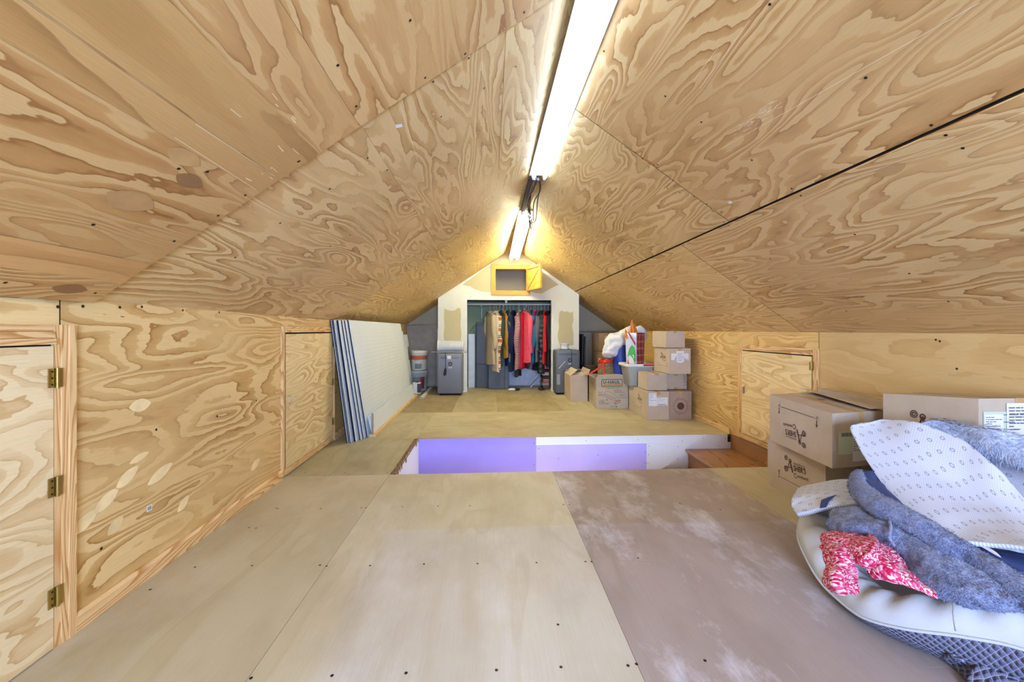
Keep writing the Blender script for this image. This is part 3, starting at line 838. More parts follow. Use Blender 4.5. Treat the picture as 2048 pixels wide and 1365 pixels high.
# ------------------------------------------------------------------ fluorescent strip lights on the ridge
def emit(name, col, s):
    m = bpy.data.materials.new(name); m.use_nodes = True
    b = m.node_tree.nodes['Principled BSDF']
    b.inputs['Emission Color'].default_value = col; b.inputs['Emission Strength'].default_value = s
    b.inputs['Base Color'].default_value = (.9, .9, .9, 1)
    return m
MT['tube_cool'] = emit('tube_cool', (.56, .73, 1.0, 1), TUBE_FRONT)
MT['tube_warm'] = emit('tube_warm', (1.0, .975, .66, 1), TUBE_BACK)
MT['enamel'] = flat('white_enamel', rgb(222, 226, 232), .35, 0, .02)
def strip_light(name, label, A, B, tube_mat, roll, sgn_lit, tubes=(-.048, .048)):
    A, B = Vector(A), Vector(B)
    d = (B - A).normalized(); side = d.cross(Vector((0, 0, 1))).normalized(); up = side.cross(d)
    c, s = math.cos(roll), math.sin(roll)
    S = side * c + up * s; U = up * c - side * s
    f = thing(name, label, 'ceiling light', A)
    def L(x, z, t): return (A + d * t + S * x + U * z) - A
    ln = (B - A).length
    body = G()
    def prof(pts, t0=0, t1=None):
        t1 = ln if t1 is None else t1
        a = [L(x, z, t0) for x, z in pts]; b = [L(x, z, t1) for x, z in pts]
        for i in range(len(pts)):
            j = (i + 1) % len(pts); body.face([a[i], a[j], b[j], b[i]])
        body.face(a[::-1]); body.face(b)
    prof([(-.038, .012), (.038, .012), (.038, .055), (-.038, .055)])
    prof([(-.085, .008), (-.038, .012), (-.038, .016), (-.083, .013)]); prof([(.038, .012), (.085, .008), (.083, .013), (.038, .016)])
    o = body.build('housing', MT['enamel'], f)
    bm = bmesh.new(); bm.from_mesh(o.data); bmesh.ops.recalc_face_normals(bm, faces=bm.faces); bm.to_mesh(o.data); bm.free()
    for x in tubes:
        t = G(); t.tube([L(x, -.012, k) for k in (.035, .05, ln - .05, ln - .035)], [.012, .0185, .0185, .012], 14)
        t.build('fluorescent_tube', tube_mat, f)
        for e in (.012, ln - .012):
            h = G(); h.tube([L(x, .006, e), L(x, -.03, e)], .012, 8); h.build('lamp_holder', MT['white_paint'], f)
    return f
strip_light('strip_light', 'long cool white two-tube strip light at the near end of the ridge', (RX + .015, 1.05, 2.385), (RX + .02, 3.47, 2.43), MT['tube_cool'], .0, 1)
strip_light('strip_light', 'yellowish white two-tube strip light hung by the closet gable', (RX + .005, 4.50, 2.43), (RX + .0, 6.72, 2.285), MT['tube_warm'], .0, 1)
# ------------------------------------------------------------------ cardboard boxes
def cardboard(name, col, dark):
    t = NT(name); o = t.obj()
    f = t.noise(o, 5, 4, .6)
    c = t.ramp(f, [(.3, dark), (.7, col)])
    flute = t.noise(t.vmap(o, (160, 160, 3)), 1.0, 1)
    t.bump(flute, .10, .002)
    return t.done(c, .75, 0, True, .3)
MT['card'] = cardboard('cardboard', rgb(200, 184, 164), rgb(188, 171, 150))
MT['card_in'] = cardboard('cardboard_inside', rgb(166, 148, 124), rgb(152, 134, 110))
MT['card_red'] = cardboard('reddish_cardboard', rgb(182, 158, 140), rgb(168, 144, 127))
MT['tape'] = flat('packing_tape', rgb(190, 158, 110), .25, 0, .02)
MT['haul_green'] = flat('green_print', rgb(32, 96, 84), .7, 0, .02)
MT['haul_orange'] = flat('orange_print', rgb(214, 108, 40), .7, 0, .02)
MT['label_green'] = flat('pale_green_label', rgb(196, 212, 190), .6, 0, .02)

def fixn(o):
    bm = bmesh.new(); bm.from_mesh(o.data); bmesh.ops.recalc_face_normals(bm, faces=bm.faces); bm.to_mesh(o.data); bm.free()
    return o

class Box:
    """corrugated box: plan corners a(near-left) b(near-right) c(far-right) d(far-left), lower and upper heights per corner"""
    def __init__(s, label, plan, z0, z1, mat='card', tone=(1, 1, 1), group=None, opened=False, bulge=.004, tape=True, name='cardboard_box', cat='box'):
        a, b, c, d = [Vector((p[0], p[1], 0)) for p in plan]
        z0 = [z0] * 4 if isinstance(z0, (int, float)) else z0
        z1 = [z1] * 4 if isinstance(z1, (int, float)) else z1
        s.o = a.copy(); s.o.z = z0[0]
        s.t = thing(name, label, cat, s.o, group)
        L = [Vector((p.x, p.y, z)) - s.o for p, z in zip((a, b, c, d), z0)]
        H = [Vector((p.x, p.y, z)) - s.o for p, z in zip((a, b, c, d), z1)]
        s.L, s.H = L, H
        g = G(); g.t = tone
        cen = sum(L + H, Vector()) / 8
        g.face([L[3], L[2], L[1], L[0]])
        if not opened: pass
        # slightly bulged sides, subdivided 4x4
        def side(p, q, r, t_):
            n = ((q - p).cross(t_ - p)).normalized(); N = 4
            if n.dot((p + q + r + t_) / 4 - cen) < 0: n = -n
            rows = []
            for i in range(N + 1):
                v = i / N; row = []
                for j in range(N + 1):
                    u = j / N
                    x = p.lerp(q, u).lerp(t_.lerp(r, u), v)
                    row.append(x + n * bulge * 4 * u * (1 - u) * math.sin(math.pi * v))
                rows.append(row)
            g.grid(rows, smooth=False)
        for i in range(4):
            j = (i + 1) % 4
            side(L[i], L[j], H[j], H[i])
        if opened:
            for i in range(4):       # inner walls
                j = (i + 1) % 4
                sc = .97; gi = lambda p: Vector((cen.x + (p.x - cen.x) * sc, cen.y + (p.y - cen.y) * sc, p.z))
                g.face([gi(L[j]) + Vector((0, 0, .006)), gi(L[i]) + Vector((0, 0, .006)), gi(H[i]), gi(H[j])])
                g.face([gi(H[j]), gi(H[i]), H[i], H[j]])
            g.face([Vector((cen.x + (p.x - cen.x) * .97, cen.y + (p.y - cen.y) * .97, p.z + .006)) for p in L])
        else:
            # two long flaps meeting in the middle, a hairline between them
            e = .0015
            m0 = (H[0] + H[1]) / 2; m1 = (H[3] + H[2]) / 2
            if (H[1] - H[0]).length > (H[3] - H[0]).length:
                m0 = (H[0] + H[3]) / 2; m1 = (H[1] + H[2]) / 2
                dd = (H[3] - H[0]).normalized() * e
                g.face([H[0], H[1], m1 - dd, m0 - dd]); g.face([m0 + dd, m1 + dd, H[2], H[3]])
            else:
                dd = (H[1] - H[0]).normalized() * e
                g.face([H[0], m0 - dd, m1 - dd, H[3]]); g.face([m0 + dd, H[1], H[2], m1 + dd])
            s.m0, s.m1 = m0, m1
            g.t = (.5, .5, .5); g.face([m0 - dd, m0 + dd, m1 + dd, m1 - dd])
        s.mat = mat
        g.t = (1, 1, 1)
        s.body = fixn(g.build('carton', MT[mat], s.t)) if not opened else g.build('carton', MT[mat], s.t)
        if tape and not opened:
            g = G(); dd = (m1 - m0).cross(Vector((0, 0, 1))).normalized() * .024; u = Vector((0, 0, .0012))
            g.face([m0 - dd + u, m0 + dd + u, m1 + dd + u, m1 - dd + u])
            for m, sg in ((m0, -1), (m1, 1)):
                out = (m1 - m0).normalized() * sg * .0012
                dn = Vector((0, 0, -.06))
                g.face([m - dd + u + out, m + dd + u + out, m + dd + out + dn, m - dd + out + dn])
            fixn(g.build('packing_tape', MT['tape'], s.t))
        s.cen = cen; s.bulge = bulge
    def face(s, i):
        """0 near side, 1 right side, 2 far side, 3 left side, seen from outside; returns fn(x 0..1 left to right, y 0..1 up, lift)"""
        order = [(0, 1), (1, 2), (2, 3), (3, 0)][i]
        p, q = s.L[order[0]], s.L[order[1]]; t_, r = s.H[order[0]], s.H[order[1]]
        n = (q - p).cross(t_ - p).normalized()
        if n.dot((p + q) / 2 - s.cen) < 0: n = -n
        bl = s.bulge
        def fn(x, y, lift=.0012):
            return p.lerp(q, x).lerp(t_.lerp(r, x), y) + n * (lift + bl * 4 * max(0, min(1, x)) * (1 - max(0, min(1, x))) * math.sin(math.pi * max(0, min(1, y))))
        fn.w = (q - p).length; fn.h = (t_ - p).length
        return fn
    def top(s):
        H = s.H; n = Vector((0, 0, 1))
        fn = lambda x, y, lift=.0012: H[0].lerp(H[1], x).lerp(H[3].lerp(H[2], x), y) + n * lift
        fn.w = (H[1] - H[0]).length; fn.h = (H[3] - H[0]).length
        return fn
    def flap(s, edge, length, ang, tone=(1, 1, 1), taper=.01, name='flap'):
        """open flap hinged on the top edge; ang 0 = standing up, 90 = folded out flat"""
        order = [(0, 1), (1, 2), (2, 3), (3, 0)][edge]
        p, q = s.H[order[0]], s.H[order[1]]
        ax = (q - p).normalized(); out = ax.cross(Vector((0, 0, 1)))
        if out.dot((p + q) / 2 - s.cen) < 0: out = -out
        a = math.radians(ang); d = Vector((0, 0, 1)) * math.cos(a) + out * math.sin(a)
        n = d.cross(ax) * .002
        g = G(); g.t = tone
        P = [p, q, q + d * length - ax * taper, p + d * length + ax * taper]
        g.hexa(*[x - n for x in P], *[x + n for x in P])
        return fixn(g.build(name, MT[s.mat], s.t))

def on(fn, x0, y0, w, flipx=False, rot180=False):
    """2D drawing space (metres) -> face: origin at fraction x0,y0"""
    def f(x, y, lift=.0014):
        if rot180: x, y = -x, -y
        return fn(x0 + x / fn.w, y0 + y / fn.h, lift)
    return f
def stroke(g, f, pts, w, closed=False):
    P = list(pts) + ([pts[0]] if closed else [])
    for (x0, y0), (x1, y1) in zip(P, P[1:]):
        l = math.hypot(x1 - x0, y1 - y0)
        if l < 1e-6: continue
        nx, ny = -(y1 - y0) / l * w / 2, (x1 - x0) / l * w / 2
        ex, ey = (x1 - x0) / l * w * .3, (y1 - y0) / l * w * .3
        g.face([f(x0 - nx - ex, y0 - ny - ey), f(x1 - nx + ex, y1 - ny + ey), f(x1 + nx + ex, y1 + ny + ey), f(x0 + nx - ex, y0 + ny - ey)])
def arc(cx, cy, r, a0, a1, n=14):
    return [(cx + r * math.cos(math.radians(a0 + (a1 - a0) * k / n)), cy + r * math.sin(math.radians(a0 + (a1 - a0) * k / n))) for k in range(n + 1)]
def rect(g, f, x0, y0, x1, y1, lift=.0014):
    g.face([f(x0, y0, lift), f(x1, y0, lift), f(x1, y1, lift), f(x0, y1, lift)])
def chocolate_logo(box, fn, x0, y0, s=1.0, rot=False, tilt=7, second='CHOCOLATE'):
    """the maker's name with a big curled A, a swirl over it"""
    g = G(); f0 = on(fn, x0, y0, 1, rot180=rot)
    ca, sa = math.cos(math.radians(tilt)), math.sin(math.radians(tilt))
    f = lambda x, y, l=.0014: f0((x * ca - y * sa) * s, (x * sa + y * ca) * s, l)
    ft = lambda x, y: f(x, y)
    # big A
    stroke(g, f, [(-.050, -.022), (-.022, .040)], .0045); stroke(g, f, [(-.020, .040), (-.006, -.020)], .0095)
    stroke(g, f, [(-.060, .000), (-.008, .004)], .004)
    stroke(g, f, arc(-.056, -.010, .014, 60, 300), .0045); stroke(g, f, arc(-.056, -.010, .006, 0, 300), .004)
    stroke(g, f, arc(-.019, .042, .0085, -60, 210), .0045)
    stroke(g, f, arc(-.050, .052, .0125, 0, 360, 18), .0035); stroke(g, f, arc(-.050, .052, .006, 0, 300, 12), .004)
    g.text("SHER'S", lambda x, y: ft(x + .004, y - .008), size=.043, sx=.68, spacing=1.06, bold=.0009)
    stroke(g, f, [(.004, .030), (.090, .030)], .0025); stroke(g, f, [(.004, .0355), (.060, .0355)], .0015)
    if second:
        stroke(g, f, arc(.016, -.034, .012, 50, 310), .004)
        g.text(second[1:], lambda x, y: ft(x + .026, y - .040), size=.017, sx=.9, bold=.0004)
    return g.build('printed_logo', MT['ink'], box.t)
def up_marks(box, fn, x0, y0, gapx, s=1.0, rot=False, mat='ink'):
    g = G(); f0 = on(fn, x0, y0, 1, rot180=rot); f = lambda x, y, l=.0014: f0(x * s, y * s, l)
    for k in (0, 1):
        ox = k * gapx / s
        g.text('UP', lambda x, y, ox=ox: f(x + ox - .013, y - .014), size=.026, sx=.7)
        stroke(g, f, [(ox, .012), (ox, .040)], .006)
        g.face([f(ox - .009, .038), f(ox + .009, .038), f(ox, .056)])
    stroke(g, f, [(.020, 0), (gapx / s - .020, 0)], .0035)
    return g.build('up_arrows', MT[mat], box.t)
def paper_label(box, fn, x, y, w, h, mats=('paper', 'grey_ink'), lines=6, bar=True, name='shipping_label', lift=.0022, seed=1, barpos='b', rot=0):
    g = G(); f = on(fn, x, y, 1); r = random.Random(seed)
    rect(g, f, 0, 0, w, h, lift)
    g.mi = 1
    for k in range(lines):
        yy_ = h * (.92 - .6 * k / max(lines, 1)); x_ = w * .06
        while x_ < w * .85:
            l = w * r.uniform(.06, .22); l = min(l, w * .9 - x_)
            if l < .002: break
            rect(g, f, x_, yy_ - h * .022, x_ + l, yy_, lift + .0006); x_ += l + w * .03
            if r.random() < .2: break
    if bar:
        x_ = w * .1; y0_, y1_ = (h * .05, h * .18) if barpos == 'b' else (h * .78, h * .95)
        while x_ < w * .8:
            b = w * r.uniform(.008, .022); rect(g, f, x_, y0_, x_ + b, y1_, lift + .0006); x_ += b + w * r.uniform(.008, .02)
    return g.build(name, [MT[m] for m in mats], box.t)

# ---- near stack by the right wall
b1 = Box('lower of the two printed boxes stacked beside the stairwell corner', [(1.925, 2.165), (2.30, 2.165), (2.32, 2.66), (1.94, 2.66)], .0, .322, group='printed boxes by the right wall')
f = b1.face(3)
chocolate_logo(b1, f, .50, .60, 1.12)
up_marks(b1, f, .24, .31, .30, .85)
b1.flap(3, .02, 5)
b2 = Box('upper printed box with upside-down lettering, resting on the lower stacked box', [(1.842, 2.03), (2.20, 2.085), (2.27, 2.65), (1.90, 2.585)], [.331, .331, .331, .331], [.628, .628, .640, .640], group='printed boxes by the right wall')
f = b2.face(3)
chocolate_logo(b2, f, .50, .38, 1.15, rot=True, tilt=5)
up_marks(b2, f, .80, .815, .34, .95, rot=True)
f = b2.face(0)
paper_label(b2, f, .10, .24, .20, .125, mats=('label_green', 'grey_ink'), lines=0, bar=True, barpos='t', name='green_label')
paper_label(b2, f, .36, .10, .09, .16, lines=8, bar=False, seed=4, lift=.0034)
g = G(); ft_ = b2.top(); f_ = on(ft_, .62, .60, 1)
g.face([f_(x, y) for x, y in arc(0, 0, .026, 0, 350, 16)]); rect(g, f_, .045, -.10, .058, -.05)
g.build('top_print', flat('faint_print', rgb(150, 112, 86), .7), b2.t)
# the lifted far flap of the upper box
g = G(); H = b2.H; e1_ = H[1].lerp(H[2], .02); e2_ = H[2]
mid = (H[0] + H[1]) / 2; up = Vector((0, 0, 1))
g.hexa(*[p + up * .003 for p in (H[1].lerp(H[0], .30) + up * .012, H[1] + up * .004, H[2] + up * .006, H[2].lerp(H[3], .32) + up * .03)], *[p + up * .007 for p in (H[1].lerp(H[0], .30) + up * .012, H[1] + up * .004, H[2] + up * .006, H[2].lerp(H[3], .32) + up * .03)])
fixn(g.build('flap', MT['card'], b2.t, label='lifted pale flap'))

b3 = Box('narrow brown box wedged between the two stacked boxes and the knee wall', [(2.30, 2.14), (2.46, 2.14), (2.465, 2.72), (2.36, 2.72)], .0, .655)
# blue item between boxes
g = G(); g.axis = 2; g.box(2.235, 2.262, 2.0, 2.05, .0, .655)
g.box(2.233, 2.264, 1.998, 2.052, .655, .667)
g.build('blue_folder', flat('blue_board', rgb(28, 92, 190), .5), label='bright blue board standing in the gap beside the long printed box', cat='board')


b4b = Box('brown box under the long printed box, mostly buried behind the rug', [(2.10, 1.60), (2.46, 1.60), (2.46, 1.97), (2.10, 1.97)], 0, .415)
b4 = Box('long printed box with white paper labels, behind the shaggy rug', [(2.085, 1.575), (2.47, 1.575), (2.47, 1.985), (2.085, 1.985)], [.422, .422, .420, .420], [.785, .785, .742, .742], group='printed boxes by the right wall')
f = b4.face(3)
chocolate_logo(b4, f, .55, .55, 1.25)
f = b4.face(0)
paper_label(b4, f, .05, .42, .30, .155, mats=('label_green', 'grey_ink'), lines=3, bar=False, name='green_label')
paper_label(b4, f, .06, .43, .085, .14, lines=9, bar=True, seed=3, lift=.0034)
paper_label(b4, f, .32, .34, .15, .22, lines=10, bar=True, seed=6, lift=.0036)

# ------------------------------------------------------------------ boxes further back on the right
u1 = Box('plain unprinted box with a raised flap beside the grey air conditioner', [(1.212, 5.90), (1.475, 5.90), (1.475, 6.40), (1.215, 6.40)], 0, .385, opened=True, tape=False)
u1.flap(0, .09, -62); u1.flap(2, .12, -60); u1.flap(3, .14, -52); u1.flap(1, .10, 25)
def px(fn): return fn
u2 = Box('open moving box with green lettering and a truck drawing', [(1.447, 5.33), (1.90, 5.33), (1.93, 5.86), (1.50, 5.92)], 0, .413, opened=True, tape=False)
f = u2.face(0); f_ = on(f, 0, 0, 1)
g = G(); W_, H_ = f.w, f.h
def rr_(x0, y0, x1, y1, r):
    return arc(x1 - r, y1 - r, r, 0, 90, 5) + arc(x0 + r, y1 - r, r, 90, 180, 5) + arc(x0 + r, y0 + r, r, 180, 270, 5) + arc(x1 - r, y0 + r, r, 270, 360, 5)
stroke(g, f_, rr_(.078, .300, .365, .398, .018), .0085, True)
g.text('U-HAUL', lambda x, y: f_(x + .098, y + .341), size=.058, sx=1.06, spacing=1.08, bold=.0022)
g.mi = 1; rect(g, f_, .098, .314, .350, .328)
g.mi = 0; g.text('Loading Your Truck', lambda x, y: f_(x + .135, y + .270), size=.022, sx=1.0)
rr = random.Random(9)
g.mi = 2
for (x0, y0, n, w_) in ((.035, .225, 2, .055), (.035, .195, 3, .06), (.04, .115, 7, .07), (.24, .250, 2, .10), (.26, .225, 2, .12), (.32, .190, 3, .08), (.335, .150, 2, .085), (.125, .075, 3, .05), (.20, .03, 2, .07)):
    for k in range(n):
        x_ = x0
        while x_ < x0 + w_:
            l = rr.uniform(.006, .02); rect(g, f_, x_, y0 - k * .009, x_ + l, y0 - k * .009 + .004); x_ += l + .003
# drawing of the truck body
stroke(g, f_, [(.11, .215), (.135, .235), (.19, .232), (.32, .155), (.32, .125), (.26, .105), (.26, .14), (.12, .205), (.11, .215)], .003)
stroke(g, f_, [(.26, .14), (.32, .155)], .003); stroke(g, f_, [(.12, .205), (.12, .165), (.26, .105)], .003)
for k in range(5): stroke(g, f_, [(.13 + k * .024, .198 - k * .012), (.13 + k * .024, .165 - k * .012)], .002)
g.mi = 0
stroke(g, f_, arc(.15, .12, .008, 0, 330, 10), .005); stroke(g, f_, [(.25, .075), (.335, .115), (.335, .09), (.27, .055), (.25, .075)], .006)
stroke(g, f_, arc(.285, .022, .006, 0, 330, 8), .006)
g.mi = 3; g.face([f_(.262, .095), f_(.29, .085), f_(.325, .105), f_(.30, .118)])
g.build('truck_print', [MT['haul_green'], MT['haul_orange'], flat('faded_green_print', rgb(104, 118, 106), .7), flat('salmon_print', rgb(206, 128, 104), .7)], u2.t)
f = u2.face(3); f_ = on(f, 0, 0, 1)
rr = random.Random(21)
for k in range(6):
    # faint columns of small print, unreadable in the photo
    g = G(); yv = .06
    while yv < .36:
        l = rr.uniform(.008, .03); rect(g, f_, .10 + .055 * k, yv, .10 + .055 * k + rr.uniform(.008, .022), yv + l); yv += l + .008
    g.build('side_print', MT['haul_green'], u2.t, kind='stuff')
u2.flap(0, .05, 15, taper=.03) ; u2.flap(1, .06, 50); u2.flap(3, .14, 62)
ub = Box('small low carton lying inside the open moving box', [(1.60, 5.38), (1.83, 5.38), (1.83, 5.50), (1.60, 5.50)], .02, .455, tone=(1.0, .98, .95))
# rolled brown paper
g = G(); Mp = None
rows = []
for k in range(40):
    a = k * .42; r = .012 + .0009 * k
    rows.append([Vector((1.545 + r * math.cos(a), 5.41 + r * math.sin(a), z)) for z in (.022, .45)])
g.grid(rows); o = g.build('paper_roll', MT['card'], solid=.0015, label='roll of brown paper standing in the moving box', cat='paper roll')

def choc_side(b, i):
    """small faded brown print of the left faces, with up arrows below"""
    f = b.face(i)
    chocolate_logo(b, f, .60, .62, .85, tilt=-6)
    return up_marks(b, f, .28, .28, .26, .8)
l1 = Box('printed box with two white labels on the floor left of the sun box', [(1.888, 4.63), (2.148, 4.63), (2.150, 5.27), (1.885, 5.27)], 0, .333, group='printed boxes by the right wall')
choc_side(l1, 3)
f = l1.face(0)
paper_label(l1, f, .03, .50, .095, .155, lines=5, bar=False, seed=11, mats=('paper', 'grey_ink'))
paper_label(l1, f, .40, .52, .135, .095, lines=4, bar=True, seed=12, mats=('paper', 'grey_ink'), lift=.003)
l2 = Box('reddish brown box printed with a dark sun, against the right wall', [(2.165, 4.66), (2.440, 4.66), (2.440, 5.12), (2.168, 5.12)], 0, .333, mat='card_red')
f = l2.face(0); f_ = on(f, .50, .47, 1); g = G()
g.face([f_(x, y) for x, y in arc(0, 0, .044, 0, 350, 20)])
pts = []
rr = random.Random(3)
for k in range(36):
    r = (.072 if k % 2 else .098) * rr.uniform(.94, 1.08); a = 2 * math.pi * k / 36
    pts.append((r * math.cos(a), r * math.sin(a) * 1.05))
stroke(g, f_, pts, .0028, True)
g.build('sun_print', flat('dark_brown_print', rgb(96, 58, 50), .7), l2.t)
l3 = Box('plain grey-brown box on top of the labelled box, below the shipping box', [(1.912, 4.72), (2.163, 4.72), (2.165, 5.02), (1.915, 5.02)], .340, .545)
l4 = Box('box with dark vertical lettering between the sun box and the shipping box', [(2.175, 4.80), (2.450, 4.80), (2.450, 5.14), (2.178, 5.14)], .340, .532, tape=False)
f = l4.face(0); f_ = on(f, 0, 0, 1); g = G()
g.text('CARE', lambda x, y: f_(.262 - y, .035 + x), size=.040, sx=1.35, spacing=1.1)
g.build('side_print', MT['grey_ink'], l4.t)
g = G(); rect(g, f_, .115, 0, .160, .19)
g.build('packing_tape', MT['tape'], l4.t)
l5 = Box('shipping box with a white cross-shaped label near the top of the pile', [(2.137, 4.60), (2.397, 4.60), (2.400, 5.02), (2.130, 5.02)], .552, .858, group='printed boxes by the right wall')
choc_side(l5, 3)
f = l5.face(0); f_ = on(f, 0, 0, 1)
g = G(); rect(g, f_, .02, .165, .235, .245, .0016); rect(g, f_, .085, .145, .175, .275, .0022); g.face([f_(.085, .145, .0022), f_(.13, .132, .0022), f_(.175, .145, .0022)])
g.mi = 1
for k in range(5): rect(g, f_, .095, .160 + k * .02, .15 + .01 * (k % 3), .164 + k * .02, .003)
for k in range(8): rect(g, f_, .185 + k * .005, .168, .187 + k * .005, .18, .003)
g.build('shipping_label', [MT['paper'], MT['grey_ink']], l5.t)
l6 = Box('topmost box of the pile, nearly touching the sloped ceiling', [(2.115, 4.64), (2.345, 4.64), (2.350, 5.0), (2.10, 5.0)], .864, 1.062)

# boxes at the back of the right niche
n1 = Box('lowest carton in the far right niche', [(1.93, 6.95), (2.30, 6.95), (2.30, 7.35), (1.93, 7.35)], 0, .36, mat='card_red', group='cartons in the far right niche')
n2 = Box('middle carton of the stack in the far right niche', [(1.935, 6.94), (2.30, 6.95), (2.30, 7.35), (1.935, 7.35)], .367, .70, mat='card_red', group='cartons in the far right niche')
n3 = Box('topmost carton of the stack in the far right niche, with a white label', [(1.935, 6.93), (2.30, 6.94), (2.30, 7.32), (1.935, 7.34)], .707, 1.02, mat='card_red', group='cartons in the far right niche')
paper_label(n3, n3.face(0), .30, .45, .22, .12, lines=4, bar=False, seed=14)
# ------------------------------------------------------------------ leaning insulation boards on the left
def foam(name, col, ridge=True):   # pale foam facing
    t = NT(name); o = t.obj()
    c = t.ramp(t.noise(o, 3, 2), [(.3, tuple(x * .96 for x in col[:3])), (.7, col)])
    if ridge:
        wv = t.n('ShaderNodeTexWave', wave_type='BANDS', bands_direction='Z'); wv.inputs['Scale'].default_value = 7.0
        wv.inputs['Distortion'].default_value = .3; t.l(o, wv.inputs[0]); t.bump(wv.outputs[1], .25, .004)
    return t.done(c, .55, 0, False, .3)
MT['foam'] = foam('foam_white', rgb(216, 226, 236))
MT['foam_grey'] = foam('foam_grey', rgb(150, 152, 160), False)
MT['foil'] = flat('dark_foil_edge', rgb(30, 30, 34), .9, spec=.1)
def lean_board(label, bx, tx, y0, y1, zt, th=.022, mat='foam', edge='foil', group='leaning insulation boards', z0=0.0, outline=None):
    base = Vector((bx, (y0 + y1) / 2, z0))
    sl = Vector((tx - bx, 0, zt - z0)); H = sl.length; sl.normalize(); n = Vector((sl.z, 0, -sl.x))
    g = G()
    if outline is None: outline = [(y0, 0), (y1, 0), (y1, H), (y0, H)]
    drift = -.012
    def fn(y, h, t): return Vector((bx + drift * (y - y0), y, z0)) + sl * h + n * (t + .0) - base
    a = [fn(y, h, th) for y, h in outline]; b = [fn(y, h, 0) for y, h in outline]
    g.face(a); g.face(b[::-1])
    g.mi = 1; m = len(a)
    for i in range(m):
        j = (i + 1) % m
        # edge made of three plies
        k0, k1 = a[i].lerp(b[i], .06), a[i].lerp(b[i], .3); l0, l1 = a[j].lerp(b[j], .06), a[j].lerp(b[j], .3)
        g.mi = 1; g.face([a[i], k0, l0, a[j]]); g.mi = 0; g.face([k0, k1, l1, l0]); g.mi = 1; g.face([k1, b[i], b[j], l1])
    o = g.build('insulation_board', [MT[mat], MT[edge]], label=label, cat='insulation board', group=group)
    fixn(o); o.location = base
    return o
BT = .012
for i_, (lab_, bx_, y0_, mat_, edge_) in enumerate((
        ('insulation board nearest the knee wall in the leaning stack', -1.362, 3.84, 'foam', 'foil'),
        ('insulation board second from the wall in the leaning stack', -1.347, 3.85, 'foam', 'foil'),
        ('insulation board third from the wall in the leaning stack', -1.332, 3.84, 'foam', 'foil'),
        ('blue-grey board at the middle of the leaning stack', -1.313, 3.90, 'foam_grey', 'foil'),
        ('board just in front of the blue-grey one in the leaning stack', -1.298, 3.88, 'foam', 'foil'),
        ('white board right behind the front two of the leaning stack', -1.272, 3.94, 'foam', 'foil'),
        ('second board from the front of the leaning stack', -1.254, 3.98, 'foam', 'foil'))):
    lean_board(lab_, bx_, -1.518 + .0135 * i_, y0_, y0_ + 2.38, 1.17, th=BT, mat=mat_, edge=edge_)
FB = lean_board('large white ribbed board at the front of the leaning stack', -1.232, -1.422, 4.03, 6.44, 1.175, th=.014)
lean_board('notched white offcut leaning behind the far end of the board stack', -1.36, -1.47, 6.44, 7.10, 1.02, group=None, mat='foam', edge='white_paint',
           outline=[(6.44, 0), (7.06, 0), (7.0, .55), (6.93, .56), (6.95, .78), (7.08, .79), (7.04, 1.0), (6.84, 1.0), (6.80, .80), (6.72, .80), (6.70, 1.06), (6.56, 1.06)])
# strip propped across the foot of the front board, and the cleat it stands on
g = G()
g.hexa(*[Vector(p) for p in ((-1.194, 4.06, .03), (-1.182, 4.06, .03), (-1.208, 6.40, .03), (-1.220, 6.40, .03), (-1.232, 4.06, .205), (-1.220, 4.06, .205), (-1.246, 6.40, .205), (-1.258, 6.40, .205))])
g.build('foam_strip', MT['foam'], label='low white strip propped against the foot of the front board', cat='foam strip')
g = G(); g.axis = 1; g.t = (1.0, 1.14, 1.35); g.hexa(*[Vector(p) for p in ((-1.215, 4.05, 0), (-1.150, 4.05, 0), (-1.176, 6.50, 0), (-1.241, 6.50, 0), (-1.215, 4.05, .028), (-1.150, 4.05, .028), (-1.176, 6.50, .028), (-1.241, 6.50, .028))])
g.build('wood_cleat', MT['pine'], label='long pale wood cleat on the floor under the leaning boards', cat='wood strip')
g = G(); g.mi = 0; g.box(-1.190, -1.172, 4.04, 4.05, .0285, .24)
g.build('metal_strip', MT['steel'], label='short grey metal strip standing at the near end of the white foam strip', cat='metal strip')

